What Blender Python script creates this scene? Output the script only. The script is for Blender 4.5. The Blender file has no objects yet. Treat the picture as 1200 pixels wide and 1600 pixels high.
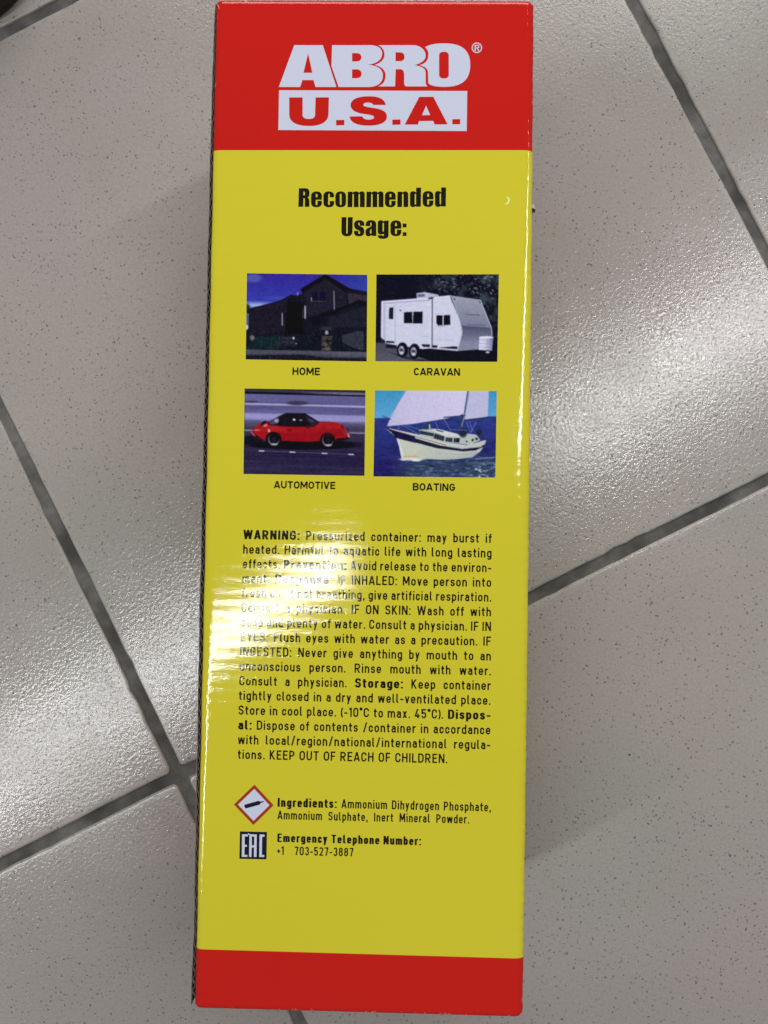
import bpy, math, random, re
import numpy as np
from mathutils import Matrix, Vector
from mathutils.geometry import tessellate_polygon

random.seed(7)
RNG = np.random.default_rng(11)
MM = 0.001
scene = bpy.context.scene
COL = scene.collection

# ------------------------------------------------------------------ camera
CAM_ROT = [[0.9996865, -0.0150026, 0.0200448], [0.0155117, 0.9995547, -0.0254923], [-0.0196535, 0.0257952, 0.999474]]
CAM_LOC_MM = [10.395, -10.456, 342.878]

cam_data = bpy.data.cameras.new('camera')
cam = bpy.data.objects.new('camera', cam_data)
COL.objects.link(cam)
m4 = Matrix(CAM_ROT).to_4x4()
m4.translation = Vector(CAM_LOC_MM) * MM
cam.matrix_world = m4
cam_data.sensor_fit = 'VERTICAL'
cam_data.sensor_height = 36.0
cam_data.lens = 36.0 * 1250.0 / 1600.0
cam_data.clip_start = 0.01
cam_data.clip_end = 50
scene.camera = cam

# ------------------------------------------------------------------ light of the room
world = bpy.data.worlds.new('World')
scene.world = world
world.use_nodes = True
bg = world.node_tree.nodes['Background']
bg.inputs[0].default_value = (1.0, 0.985, 0.965, 1)
bg.inputs[1].default_value = 0.115
scene.view_settings.view_transform = 'Standard'
scene.view_settings.look = 'None'
scene.view_settings.exposure = 0
scene.view_settings.gamma = 1


def area_lamp(name, loc, target, sx, sy, power, color, spin=None):
    d = bpy.data.lights.new(name, 'AREA')
    d.shape = 'RECTANGLE'
    d.size = sx
    d.size_y = sy
    d.energy = power
    d.color = color
    o = bpy.data.objects.new(name, d)
    COL.objects.link(o)
    o.location = loc
    if spin is not None:
        o.rotation_euler = (0, 0, spin)      # lamps look down by default
    else:
        o.rotation_euler = (Vector(target) - Vector(loc)).to_track_quat('-Z', 'Y').to_euler()
    return o


def tube_row(name, a, b, z, width, radiance, color):
    a = Vector(a); b = Vector(b)
    L = (b - a).length
    mid = (a + b) / 2
    return area_lamp(name, (mid.x, mid.y, z), None, L, width, radiance * math.pi * L * width, color,
                     math.atan2(b.y - a.y, b.x - a.x))


# two rows of ceiling tubes with a gap between them, 2.6 m above the floor
tube_row('ceiling_tube_light', (-2.449, -1.523), (-0.174, -0.107), 2.6, 0.050, 86, (0.97, 0.985, 1.0))
tube_row('ceiling_tube_light', (0.49, 0.289), (2.777, 1.712), 2.6, 0.050, 86, (0.97, 0.985, 1.0))
# fill light added beyond the top of the frame, brightening that end
area_lamp('added_fill_light', (0.10, 1.05, 0.75), (0.0, 0.1, 0.05), 1.0, 0.5, 9.0, (1.0, 0.97, 0.93))

# ------------------------------------------------------------------ helpers
BOX_H = 96.26          # mm, height of the printed face above the floor
HALF_W = 50.0
HALF_L = 156.75


def link(o, parent=None):
    COL.objects.link(o)
    if parent is not None:
        o.parent = parent
    return o


def mesh_obj(name, verts, faces, mat, parent=None, smooth=False, **props):
    me = bpy.data.meshes.new(name)
    me.from_pydata([tuple(v) for v in verts], [], faces)
    me.update()
    if smooth:
        me.polygons.foreach_set('use_smooth', [True] * len(me.polygons))
    o = bpy.data.objects.new(name, me)
    if mat is not None:
        me.materials.append(mat)
    link(o, parent)
    for k, v in props.items():
        o[k] = v
    return o


def empty(name, loc=(0, 0, 0), parent=None, **props):
    o = bpy.data.objects.new(name, None)
    o.empty_display_size = 0.02
    o.location = loc
    link(o, parent)
    for k, v in props.items():
        o[k] = v
    return o


def box_geo(x0, x1, y0, y1, z0, z1):
    v = [(x, y, z) for z in (z0, z1) for y in (y0, y1) for x in (x0, x1)]
    f = [(0, 2, 3, 1), (4, 5, 7, 6), (0, 1, 5, 4), (2, 6, 7, 3), (0, 4, 6, 2), (1, 3, 7, 5)]
    return v, f


class NT:
    """small node-tree writer"""
    def __init__(self, name):
        self.mat = bpy.data.materials.new(name)
        self.mat.use_nodes = True
        self.t = self.mat.node_tree
        self.t.nodes.clear()
        self.out = self.t.nodes.new('ShaderNodeOutputMaterial')
        self.p = self.t.nodes.new('ShaderNodeBsdfPrincipled')
        self.t.links.new(self.p.outputs[0], self.out.inputs[0])
        self.tc = self.t.nodes.new('ShaderNodeTexCoord')

    def set(self, sock, v):
        if hasattr(v, 'is_output'):
            self.t.links.new(v, sock)
        else:
            sock.default_value = v

    def math(self, op, a, b=0.0, c=None, clamp=False):
        n = self.t.nodes.new('ShaderNodeMath'); n.operation = op; n.use_clamp = clamp
        self.set(n.inputs[0], a); self.set(n.inputs[1], b)
        if c is not None: self.set(n.inputs[2], c)
        return n.outputs[0]

    def mapping(self, vec, scale=(1, 1, 1), loc=(0, 0, 0), rot=(0, 0, 0)):
        n = self.t.nodes.new('ShaderNodeMapping')
        self.set(n.inputs['Vector'], vec)
        n.inputs['Scale'].default_value = scale
        n.inputs['Location'].default_value = loc
        n.inputs['Rotation'].default_value = rot
        return n.outputs[0]

    def noise(self, vec, scale, detail=2.0, rough=0.5, dist=0.0, color=False):
        n = self.t.nodes.new('ShaderNodeTexNoise')
        self.set(n.inputs['Vector'], vec)
        n.inputs['Scale'].default_value = scale
        n.inputs['Detail'].default_value = detail
        n.inputs['Roughness'].default_value = rough
        n.inputs['Distortion'].default_value = dist
        return n.outputs[1 if color else 0]

    def voronoi(self, vec, scale, feature='F1', rand=1.0):
        n = self.t.nodes.new('ShaderNodeTexVoronoi')
        n.feature = feature
        self.set(n.inputs['Vector'], vec)
        n.inputs['Scale'].default_value = scale
        n.inputs['Randomness'].default_value = rand
        return n

    def ramp(self, fac, lo, hi, a=0.0, b=1.0, smooth=True):
        n = self.t.nodes.new('ShaderNodeMapRange')
        n.interpolation_type = 'SMOOTHSTEP' if smooth else 'LINEAR'
        self.set(n.inputs[0], fac)
        n.inputs[1].default_value = lo; n.inputs[2].default_value = hi
        n.inputs[3].default_value = a; n.inputs[4].default_value = b
        return n.outputs[0]

    def mix(self, fac, a, b):
        n = self.t.nodes.new('ShaderNodeMix'); n.data_type = 'RGBA'
        self.set(n.inputs[0], fac)
        for s, v in ((n.inputs[6], a), (n.inputs[7], b)):
            if hasattr(v, 'is_output'): self.t.links.new(v, s)
            else: s.default_value = (*v, 1) if len(v) == 3 else v
        return n.outputs[2]

    def sep(self, vec):
        n = self.t.nodes.new('ShaderNodeSeparateXYZ'); self.set(n.inputs[0], vec)
        return n.outputs

    def bump(self, height, distance=1.0, strength=1.0):
        n = self.t.nodes.new('ShaderNodeBump')
        n.inputs['Distance'].default_value = distance
        n.inputs['Strength'].default_value = strength
        self.set(n.inputs['Height'], height)
        return n.outputs[0]

    def color(self, v):
        s = self.p.inputs['Base Color']
        if hasattr(v, 'is_output'): self.t.links.new(v, s)
        else: s.default_value = (*v, 1)


# relief shared by the whole varnished sheet: flutes of the board showing through, plus orange peel
def varnish(n, gloss=0.04):
    obj = n.tc.outputs['Object']
    x, y, z = n.sep(obj)
    warp = n.noise(n.mapping(obj, (25, 60, 25)), 1.0, 1.0)
    yy = n.math('ADD', y, n.math('MULTIPLY', warp, 0.0010))
    wave = n.math('SINE', n.math('MULTIPLY', yy, 2 * math.pi / 0.0036))
    # flutes print through harder beside the creases
    ex = n.ramp(n.math('ABSOLUTE', x), 0.0472, 0.0497, 0.0, 1.0)
    amp = n.math('MULTIPLY_ADD', ex, 0.0000130, 0.0000044)
    h1 = n.math('MULTIPLY', wave, amp)
    v1 = n.mapping(obj, (1.0, 1.8, 1.0))
    n1 = n.noise(v1, 1150, 2.0, 0.6)
    n2 = n.noise(n.mapping(obj, (1.0, 1.6, 1.0)), 420, 1.0, 0.5)
    n3 = n.noise(obj, 28, 1.0, 0.5)
    h = n.math('ADD', h1, n.math('MULTIPLY', n1, 0.0000170))
    h = n.math('ADD', h, n.math('MULTIPLY', n2, 0.0000060))
    h = n.math('ADD', h, n.math('MULTIPLY', n3, 0.00005))
    n.p.inputs['Normal'].default_value = (0, 0, 0)
    n.t.links.new(n.bump(h), n.p.inputs['Normal'])
    n.p.inputs['Roughness'].default_value = gloss
    n.p.inputs['IOR'].default_value = 1.46
    return obj, x, y, z


YELLOW = (0.545, 0.480, 0.030)
RED = (0.44, 0.0110, 0.0110)
WHITE = (0.57, 0.60, 0.735)
INK = (0.010, 0.009, 0.004)


def make_carton_print():
    n = NT('carton_print')
    obj, x, y, z = varnish(n)
    # red bands at both ends, the edges of the print a touch uneven
    top = n.math('MULTIPLY_ADD', x, 0.0060, 0.10875)
    bot = n.math('MULTIPLY_ADD', x, -0.0030, -0.13876)
    a = n.ramp(n.math('SUBTRACT', y, top), -0.00006, 0.00006)
    b = n.ramp(n.math('SUBTRACT', bot, y), -0.00006, 0.00006)
    red = n.math('MAXIMUM', a, b)
    tone = n.noise(obj, 9, 2.0)
    yel = n.mix(tone, (0.590, 0.528, 0.025), (0.635, 0.560, 0.033))
    rd = n.mix(tone, (0.500, 0.0100, 0.0070), (0.56, 0.0130, 0.0085))
    c = n.mix(red, yel, rd)
    # scuffed ink along the creases
    sc = n.noise(n.mapping(obj, (1, 0.4, 1)), 900, 3.0, 0.7)
    ed = n.math('MAXIMUM', n.ramp(n.math('ABSOLUTE', x), 0.0492, 0.0503), n.ramp(n.math('ABSOLUTE', y), 0.1554, 0.1563))
    f = n.math('MULTIPLY', n.ramp(sc, 0.60, 0.72), n.math('MULTIPLY', ed, 0.8))
    c = n.mix(f, c, (0.62, 0.58, 0.48))
    n.color(c)
    return n.mat


def make_ink(name, col):
    n = NT(name)
    varnish(n)
    n.color(col)
    return n.mat


def make_picture_mat():
    n = NT('halftone_picture')
    varnish(n)
    a = n.t.nodes.new('ShaderNodeVertexColor'); a.layer_name = 'Print'
    n.t.links.new(a.outputs[0], n.p.inputs['Base Color'])
    return n.mat


def make_kraft(name, a, b):
    n = NT(name)
    obj = n.tc.outputs['Object']
    g = n.noise(n.mapping(obj, (1, 1, 0.3)), 1800, 3.0, 0.6)
    n.color(n.mix(g, a, b))
    n.p.inputs['Roughness'].default_value = 0.85
    return n.mat


M_PRINT = make_carton_print()
M_WHITE = make_ink('white_ink', WHITE)
M_RED = make_ink('red_ink', (0.53, 0.0115, 0.0075))
M_DKRED = make_ink('brick_red_ink', (0.33, 0.035, 0.012))
M_INK = make_ink('black_ink', INK)
M_NAVY = make_ink('blue_black_ink', (0.008, 0.010, 0.022))
M_PIC = make_picture_mat()
M_KRAFT = make_kraft('kraft_board', (0.045, 0.028, 0.020), (0.10, 0.068, 0.048))
M_FLUTE = make_kraft('fluting_paper', (0.13, 0.10, 0.085), (0.22, 0.18, 0.15))
M_LINER = make_kraft('grey_liner', (0.16, 0.13, 0.11), (0.26, 0.22, 0.19))
M_PAPER = make_kraft('white_paper_fibre', (0.62, 0.56, 0.54), (0.75, 0.70, 0.68))


# ------------------------------------------------------------------ floor: grout bed and tiles
THETA = 0.4820
D = np.array([math.cos(THETA), math.sin(THETA)])
N = np.array([-math.sin(THETA), math.cos(THETA)])
A0, B0, T = -126.505, -64.11, 325.11
TILE = 320.2


def make_grout():
    n = NT('cement_grout')
    obj = n.tc.outputs['Object']
    a = n.noise(obj, 34, 3.0, 0.62)
    b = n.noise(obj, 260, 4.0, 0.65)
    c = n.mix(n.ramp(a, 0.35, 0.68), (0.036, 0.034, 0.031), (0.145, 0.138, 0.128))
    c = n.mix(n.ramp(b, 0.35, 0.75, 0.0, 0.5), c, (0.045, 0.044, 0.042))
    sp = n.voronoi(obj, 55)
    speck = n.math('MULTIPLY', n.ramp(sp.outputs['Distance'], 0.10, 0.03), n.ramp(n.noise(obj, 30), 0.50, 0.56))
    c = n.mix(n.math('MULTIPLY', speck, 0.7), c, (0.45, 0.44, 0.42))
    n.color(c)
    n.p.inputs['Roughness'].default_value = 0.82
    h = n.math('ADD', n.math('MULTIPLY', b, 0.00035), n.math('MULTIPLY', a, 0.0006))
    n.t.links.new(n.bump(h), n.p.inputs['Normal'])
    return n.mat


def make_tile_mat():
    n = NT('glazed_floor_tile')
    obj = n.tc.outputs['Object']
    geo = n.t.nodes.new('ShaderNodeNewGeometry')
    pos = geo.outputs['Position']
    x, y, z = n.sep(obj)
    ax = n.math('ABSOLUTE', x); ay = n.math('ABSOLUTE', y)
    edge = n.math('SUBTRACT', TILE * 0.5 * MM, n.math('MAXIMUM', ax, ay))      # metres to the tile edge
    edge = n.math('ADD', edge, n.math('MULTIPLY_ADD', n.noise(pos, 60, 2.0), 0.004, -0.002))
    inner = n.ramp(edge, 0.0, 0.0035)
    # clay body: warm grey with slow tone drifts
    tone = n.noise(pos, 7, 2.0, 0.5)
    tint = n.noise(n.mapping(pos, loc=(3.1, 0.4, 0)), 9, 1.0)
    base = n.mix(n.ramp(tone, 0.3, 0.7), (0.318, 0.292, 0.268), (0.378, 0.348, 0.322))
    base = n.mix(n.ramp(tint, 0.52, 0.72, 0, 0.5), base, (0.318, 0.330, 0.298))
    base = n.mix(n.ramp(tint, 0.46, 0.30, 0, 0.5), base, (0.350, 0.300, 0.304))
    info = n.t.nodes.new('ShaderNodeObjectInfo')
    base = n.mix(n.math('MULTIPLY', info.outputs['Random'], 0.22), base, (0.27, 0.252, 0.235))
    # fine mottling
    fine = n.noise(pos, 900, 3.0, 0.7)
    base = n.mix(n.ramp(fine, 0.35, 0.70, 0.0, 0.30), base, (0.18, 0.172, 0.162))
    # worn paler rim
    base = n.mix(n.math('MULTIPLY', n.ramp(edge, 0.003, 0.0), 0.22), base, (0.40, 0.385, 0.355))
    # specks: pin holes and iron spots, two sizes, in loose drifts
    wv = n.noise(pos, 420, 2.0, 0.6, color=True)
    add = n.t.nodes.new('ShaderNodeVectorMath'); add.operation = 'MULTIPLY_ADD'
    n.t.links.new(wv, add.inputs[0]); add.inputs[1].default_value = (0.0022, 0.0022, 0.0022)
    n.t.links.new(pos, add.inputs[2])
    pw = add.outputs[0]
    drift = n.noise(pos, 45, 2.0, 0.6)
    total = None
    for sc, r, dens, lo in ((560, 0.18, 0.78, 0.0), (400, 0.14, 0.70, 0.0), (200, 0.055, 0.45, 0.0)):
        v = n.voronoi(n.mapping(pw, loc=(sc * 0.01, 0, 0)), sc)
        hs = n.sep(v.outputs['Color'])
        rad = n.math('MULTIPLY_ADD', hs[1], r, r * 0.45)
        dot = n.ramp(n.math('SUBTRACT', v.outputs['Distance'], rad), 0.03, -0.03)
        on = n.math('LESS_THAN', n.math('ADD', hs[0], n.math('MULTIPLY_ADD', drift, -1.6, 0.8)), dens)
        d = n.math('MULTIPLY', n.math('MULTIPLY', dot, on), n.math('MULTIPLY_ADD', hs[2], 0.60, 0.25))
        total = d if total is None else n.math('MAXIMUM', total, d)
    base = n.mix(total, base, (0.062, 0.050, 0.045))
    # grime beside the joints
    gr = n.math('MULTIPLY', n.ramp(edge, 0.0035, -0.001), n.ramp(n.noise(pos, 120, 3.0), 0.45, 0.7))
    base = n.mix(n.math('MULTIPLY', gr, 0.45), base, (0.13, 0.125, 0.115))
    n.color(base)
    # orange-peel glaze: fine pebbled relief that fades out on the rim
    r1 = n.noise(n.mapping(pos, rot=(0, 0, -0.55)), 680, 2.0, 0.55, 0.3)
    r2 = n.noise(pos, 1500, 1.0, 0.5)
    h = n.math('ADD', n.math('MULTIPLY', r1, 0.000092), n.math('MULTIPLY', r2, 0.000012))
    h = n.math('MULTIPLY', h, n.math('MULTIPLY_ADD', inner, 0.8, 0.2))
    h = n.math('SUBTRACT', h, n.math('MULTIPLY', total, 0.00004))
    n.t.links.new(n.bump(h), n.p.inputs['Normal'])
    rr = n.math('MULTIPLY_ADD', inner, -0.07, n.math('MULTIPLY_ADD', n.ramp(n.noise(pos, 22, 3.0, 0.6), 0.35, 0.7), 0.06, 0.21))
    n.t.links.new(rr, n.p.inputs['Roughness'])
    n.p.inputs['IOR'].default_value = 1.5
    return n.mat


M_GROUT = make_grout()
M_TILE = make_tile_mat()


def tile_mesh(seed):
    """rounded-square slab with a slightly uneven arris and a soft bevel"""
    r = random.Random(seed)
    h = TILE / 2
    cr = 2.2
    per = []
    def side(p, q, nseg):
        for i in range(nseg):
            t = i / nseg
            per.append((p[0] + (q[0] - p[0]) * t, p[1] + (q[1] - p[1]) * t))
    cs = [(h - cr, h - cr, 0), (-h + cr, h - cr, 90), (-h + cr, -h + cr, 180), (h - cr, -h + cr, 270)]
    pts = []
    for i, (cx, cy, a) in enumerate(cs):
        for k in range(5):
            an = math.radians(a + 90 * k / 4)
            pts.append((cx + cr * math.cos(an), cy + cr * math.sin(an)))
        nx = cs[(i + 1) % 4]
        an = math.radians(a + 90)
        p = (cx + cr * math.cos(an), cy + cr * math.sin(an)); q = (nx[0] + cr * math.cos(an), nx[1] + cr * math.sin(an))
        for k in range(1, 60):
            t = k / 60
            pts.append((p[0] + (q[0] - p[0]) * t, p[1] + (q[1] - p[1]) * t))
    n = len(pts)
    ph = [r.uniform(0, 6.28) for _ in range(4)]
    wob = []
    for i in range(n):
        s = i / n * 2 * math.pi
        wob.append(0.16 * math.sin(9 * s + ph[0]) + 0.10 * math.sin(23 * s + ph[1]) + r.uniform(-0.13, 0.13)
                   - (0.7 * r.random() if r.random() < 0.09 else 0))
    v = []; f = []
    rings = [(0.0, -6.0), (0.0, -0.75), (0.18, -0.28), (0.55, -0.07), (0.95, -0.01), (1.3, 0.0), (1.9, 0.0)]
    for inset, z in rings:
        for i, (x, y) in enumerate(pts):
            k = 1 - (inset - wob[i] * (1 if inset < 3 else 0)) / h
            v.append((x * k * MM, y * k * MM, z * MM))
    for a in range(len(rings) - 1):
        for i in range(n):
            j = (i + 1) % n
            f.append((a * n + i, a * n + j, (a + 1) * n + j, (a + 1) * n + i))
    f.append(tuple((len(rings) - 1) * n + i for i in range(n)))
    me = bpy.data.meshes.new('tile')
    me.from_pydata(v, [], f)
    me.update()
    me.polygons.foreach_set('use_smooth', [True] * (len(f) - 1) + [False])
    me.materials.append(M_TILE)
    return me


floor = empty('floor', (0, 0, 0), kind='structure', label='speckled grey glazed tile floor with dark grout joints')
gv, gf = [], []
GN = 48
for j in range(GN + 1):
    for i in range(GN + 1):
        gx, gy = -0.85 + 1.7 * i / GN, -0.85 + 1.7 * j / GN
        gv.append((gx, gy, -0.00105 + random.uniform(-0.00012, 0.00012)))
for j in range(GN):
    for i in range(GN):
        a = j * (GN + 1) + i
        gf.append((a, a + 1, a + GN + 2, a + GN + 1))
go = mesh_obj('grout_bed', gv, gf, M_GROUT, floor, smooth=True)
go.rotation_euler = (0, 0, THETA)
tile_meshes = [tile_mesh(s) for s in range(4)]
for i in range(-2, 3):
    for j in range(-2, 3):
        ca = A0 + T * (i + 0.5); cb = B0 + T * (j + 0.5)
        c = D * ca + N * cb
        o = bpy.data.objects.new('tile', tile_meshes[(i * 3 + j) % 4])
        o.location = (c[0] * MM, c[1] * MM, random.uniform(-0.00008, 0.00008))
        o.rotation_euler = (random.uniform(-0.0006, 0.0006), random.uniform(-0.0006, 0.0006), THETA + random.uniform(-0.0006, 0.0006))
        link(o, floor)

# ------------------------------------------------------------------ the carton
carton = empty('carton', (0, 0, 0), label='long glossy yellow and red printed cardboard box lying on the tiled floor', category='box')

RX_R, RZ_R = 3.2, 1.7
RX_L, RZ_L = 2.4, 1.2
RY, RZY = 1.6, 1.1


def edge_x(y, right):
    t = y / HALF_L
    if right:
        w = 0.05 * math.sin(y * 1.745) + 0.05 * math.sin(y * 0.31 + 1)
        return HALF_W + 0.30 * (1 - t * t) + w
    return -HALF_W + 0.05 * math.sin(y * 0.23) + 0.04 * math.sin(y * 1.745)


def drop(d, r, z):
    if d >= r: return 0.0
    t = min(1.0, (r - d) / r)
    return z * (1 - math.sqrt(max(0.0, 1 - t ** 2)))


def front_panel():
    us = [0, .002, .006, .012, .02, .03, .045, .06, .08, .11, .15, .2, .28, .4]
    # distances from the edge in mm for the fine strips
    dl = [0, .05, .12, .22, .35, .55, .8, 1.1, 1.45, 1.85, 2.4, 3.4, 6, 12, 25, 40]
    dr = [0, .05, .12, .22, .36, .55, .8, 1.1, 1.5, 2.0, 2.6, 3.2, 4.2, 7, 14, 28, 40]
    ny = 176
    ys = [0, .05, .12, .25, .45, .7, 1.0, 1.35, 1.7, 2.4]
    yl = ys + list(np.linspace(3.5, 2 * HALF_L - 3.5, ny)) + [2 * HALF_L - q for q in reversed(ys)]
    V = []; F = []
    ncol = len(dl) + len(dr)
    rows = [(-1, yl[0])] + [(0, q) for q in yl] + [(1, yl[-1])]
    for kind, q in rows:
        y = -HALF_L + q
        xl, xr = edge_x(y, False), edge_x(y, True)
        dy = min(q, 2 * HALF_L - q)
        cols = [('s', xl, 0)] + [('l', xl + d, d) for d in dl] + [('r', xr - d, d) for d in reversed(dr)] + [('s', xr, 0)]
        for c, (side, x, d) in enumerate(cols):
            yy = y
            left = c <= len(dl)
            z = BOX_H - (drop(d, RX_L, RZ_L) if left else drop(d, RX_R, RZ_R)) - drop(dy, RY, RZY)
            cr = 0.9 if left else 1.5
            if d < cr and dy < cr:      # round the corner in plan
                a, b = cr - d, cr - dy
                m = max(a, b); L = math.hypot(a, b)
                if L > 1e-6:
                    k = m / L
                    sx = 1 if x > 0 else -1; sy = 1 if y > 0 else -1
                    x = x - sx * (a - a * k); yy = y - sy * (b - b * k)
            if side == 's' or kind != 0:
                z -= 2.6
            V.append((x * MM, yy * MM, z * MM))
    nc = len(dl) + len(dr) + 2
    for r in range(len(rows) - 1):
        for c in range(nc - 1):
            a = r * nc + c
            F.append((a, a + 1, a + nc + 1, a + nc))
    return mesh_obj('front_panel', V, F, M_PRINT, carton, smooth=True)


panel = front_panel()

# glued-in fold under the left crease, other walls, base
def strip(name, xf0, xf1, z0, z1, mat, parent, y0=-HALF_L + 0.3, y1=HALF_L - 0.3, n=120):
    """upright sheet following the carton's edge: xf gives the two x offsets at a given y"""
    V = []; F = []
    for i in range(n + 1):
        y = y0 + (y1 - y0) * i / n
        for x, z in ((xf0(y), z0), (xf1(y), z0), (xf1(y), z1), (xf0(y), z1)):
            V.append((x * MM, y * MM, z * MM))
    for i in range(n):
        for k in range(4):
            a = i * 4 + k; b = i * 4 + (k + 1) % 4
            F.append((a, a + 4, b + 4, b))
    F.append((0, 1, 2, 3)); F.append(tuple(n * 4 + k for k in (3, 2, 1, 0)))
    return mesh_obj(name, V, F, mat, parent)


def seam(y):
    """how far the raw board edge stands out past the left crease, mm"""
    s = (HALF_L - y) / (2 * HALF_L)
    pts = [(0, 0.45), (0.02, 0.95), (0.15, 1.25), (0.35, 1.45), (0.6, 1.55), (0.8, 1.35), (0.93, 1.25), (0.97, 1.55), (1, 1.75)]
    return float(np.interp(s, [a for a, _ in pts], [b for _, b in pts])) + 0.05 * math.sin(y * 0.9)


strip('glue_flap', lambda y: edge_x(y, False) + 0.15, lambda y: edge_x(y, False) + 1.6, 1.6, BOX_H - RZ_L - 2.4, M_KRAFT, carton)
side = strip('side_panel', lambda y: edge_x(y, False) - seam(y), lambda y: edge_x(y, False) - seam(y) + 0.09,
             0.2, BOX_H - 2.1, M_PRINT, carton)
side['label'] = 'left side wall with its raw cut board edge'
strip('inner_liner', lambda y: edge_x(y, False) - 0.42, lambda y: edge_x(y, False) - 0.24, 0.4, BOX_H - 2.3, M_KRAFT, side)
strip('outer_liner', lambda y: edge_x(y, False) - seam(y) + 0.09, lambda y: edge_x(y, False) - seam(y) + 0.21, 0.4, BOX_H - 1.45, M_LINER, side)


def fluting():
    V = []; F = []
    n = 1500
    z0, z1 = BOX_H - 12, BOX_H - 1.7
    for i in range(n + 1):
        y = -HALF_L + 0.6 + (2 * HALF_L - 1.2) * i / n
        s = math.sin(2 * math.pi * y / 3.6 + 0.4 * math.sin(y * 0.07))
        s = max(-1, min(1, s * 1.25))
        xo = edge_x(y, False) - seam(y) + 0.44; xi = edge_x(y, False) - 0.5
        x = (xo + xi) / 2 + (xi - xo) / 2 * s
        zt = z1 + 0.12 * math.sin(y * 2.3) + random.uniform(-0.06, 0.06)
        V += [((x - .06) * MM, y * MM, z0 * MM), ((x + .06) * MM, y * MM, z0 * MM), ((x + .06) * MM, y * MM, zt * MM), ((x - .06) * MM, y * MM, zt * MM)]
    for i in range(n):
        for k in range(4):
            a = i * 4 + k; b = i * 4 + (k + 1) % 4
            F.append((a, a + 4, b + 4, b))
    return mesh_obj('fluting', V, F, M_FLUTE, side)


fluting()
strip('side_panel', lambda y: edge_x(y, True) - 1.55, lambda y: edge_x(y, True) - 0.01, 0.2, BOX_H - RZ_R - 2.55, M_PRINT, carton)
v, f = box_geo(-48.3 * MM, 48.5 * MM, -155.2 * MM, 155.2 * MM, 0.15 * MM, 1.5 * MM)
mesh_obj('back_panel', v, f, M_PRINT, carton)
for sgn in (1, -1):
    yo = sgn * 156.05; yi = sgn * 154.6
    v, f = box_geo(-49.6 * MM, 48.4 * MM, min(yo, yi) * MM, max(yo, yi) * MM, 0.3 * MM, (BOX_H - RZY - 2.5) * MM)
    mesh_obj('end_flap', v, f, M_PRINT, carton)

# little damage: a nick of bare board at the right crease, frayed top left corner, a scuff with its glint painted on
v = [(50.1, 92.2, BOX_H - 3.0), (51.45, 92.0, BOX_H - 3.4), (51.2, 92.5, BOX_H - 3.1), (50.85, 93.3, BOX_H - 2.8), (50.1, 92.9, BOX_H - 2.7),
     (50.1, 92.2, BOX_H - 3.9), (51.4, 92.0, BOX_H - 4.1), (50.85, 93.1, BOX_H - 3.9)]
v = [(a * MM, b * MM, c * MM) for a, b, c in v]
mesh_obj('torn_board', v, [(0, 1, 2, 3, 4), (0, 5, 6, 1), (1, 6, 7, 3, 2), (3, 7, 5, 0, 4), (5, 7, 6)], M_PAPER, carton)
v = [(50.15, 92.0, BOX_H - 2.4), (51.7, 91.75, BOX_H - 3.8), (51.6, 91.55, BOX_H - 3.9), (50.75, 91.5, BOX_H - 3.2), (50.45, 89.6, BOX_H - 2.6), (50.15, 89.4, BOX_H - 2.3)]
v = [(a * MM, b * MM, c * MM) for a, b, c in v] + [(a * MM, b * MM, (c - 1.5) * MM) for a, b, c in v]
fs = [tuple(range(6)), tuple(reversed(range(6, 12)))] + [(i, 6 + i, 6 + (i + 1) % 6, (i + 1) % 6) for i in range(6)]
mesh_obj('nick_shadow', v, fs, M_NAVY, carton)  # dark solid standing in for the shadow below the torn board
v = [(-49.95, 155.6, 0.02), (-49.2, 155.9, 0.04), (-48.9, 154.9, 0.10), (-48.45, 152.9, 0.06), (-48.75, 153.2, 0.08), (-49.35, 154.7, 0.06)]
v = [(a * MM, b * MM, (BOX_H + c - (0.9 if i < 2 else 0.25)) * MM) for i, (a, b, c) in enumerate(v)]
mesh_obj('frayed_corner', v, [tuple(range(6))], M_PAPER, carton)

# ------------------------------------------------------------------ flat print
INKZ = 0.03   # mm the ink layers stand on the sheet


def parse_path(s):
    loops = []; cur = []; toks = re.findall(r'[MLCZ]|-?[\d.]+', s)
    i = 0; cmd = None; last = None
    nums = []
    out = []
    while i < len(toks):
        t = toks[i]
        if t in 'MLCZ':
            cmd = t; i += 1
            if t == 'Z' and cur:
                loops.append(cur); cur = []
            continue
        if cmd in 'ML':
            last = (float(toks[i]), float(toks[i + 1])); cur.append(last); i += 2
        elif cmd == 'C':
            p = [(float(toks[i + 2 * k]), float(toks[i + 2 * k + 1])) for k in range(3)]; i += 6
            for q in range(1, 11):
                u = q / 10
                cur.append(tuple((1 - u) ** 3 * last[a] + 3 * (1 - u) ** 2 * u * p[0][a] + 3 * (1 - u) * u * u * p[1][a] + u ** 3 * p[2][a] for a in (0, 1)))
            last = p[2]
    if cur: loops.append(cur)
    res = []
    for l in loops:
        c = []
        for q in l:
            if not c or math.dist(c[-1], q) > 1e-3: c.append(q)
        if math.dist(c[0], c[-1]) < 1e-3: c.pop()
        res.append(c)
    return res


def path_print(name, paths, mat, level=1, **props):
    V = []; F = []
    z = (BOX_H + INKZ * level) * MM
    for s in paths:
        loops = parse_path(s)
        tris = tessellate_polygon([[Vector((x, y, 0)) for x, y in l] for l in loops])
        base = len(V)
        for l in loops:
            V += [(x * MM, y * MM, z) for x, y in l]
        for t in tris:
            a, b, c = (V[base + k] for k in t)
            cr = (b[0] - a[0]) * (c[1] - a[1]) - (b[1] - a[1]) * (c[0] - a[0])
            F.append(tuple(base + k for k in (t if cr > 0 else reversed(t))))
    return mesh_obj(name, V, F, mat, panel, **props)


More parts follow.
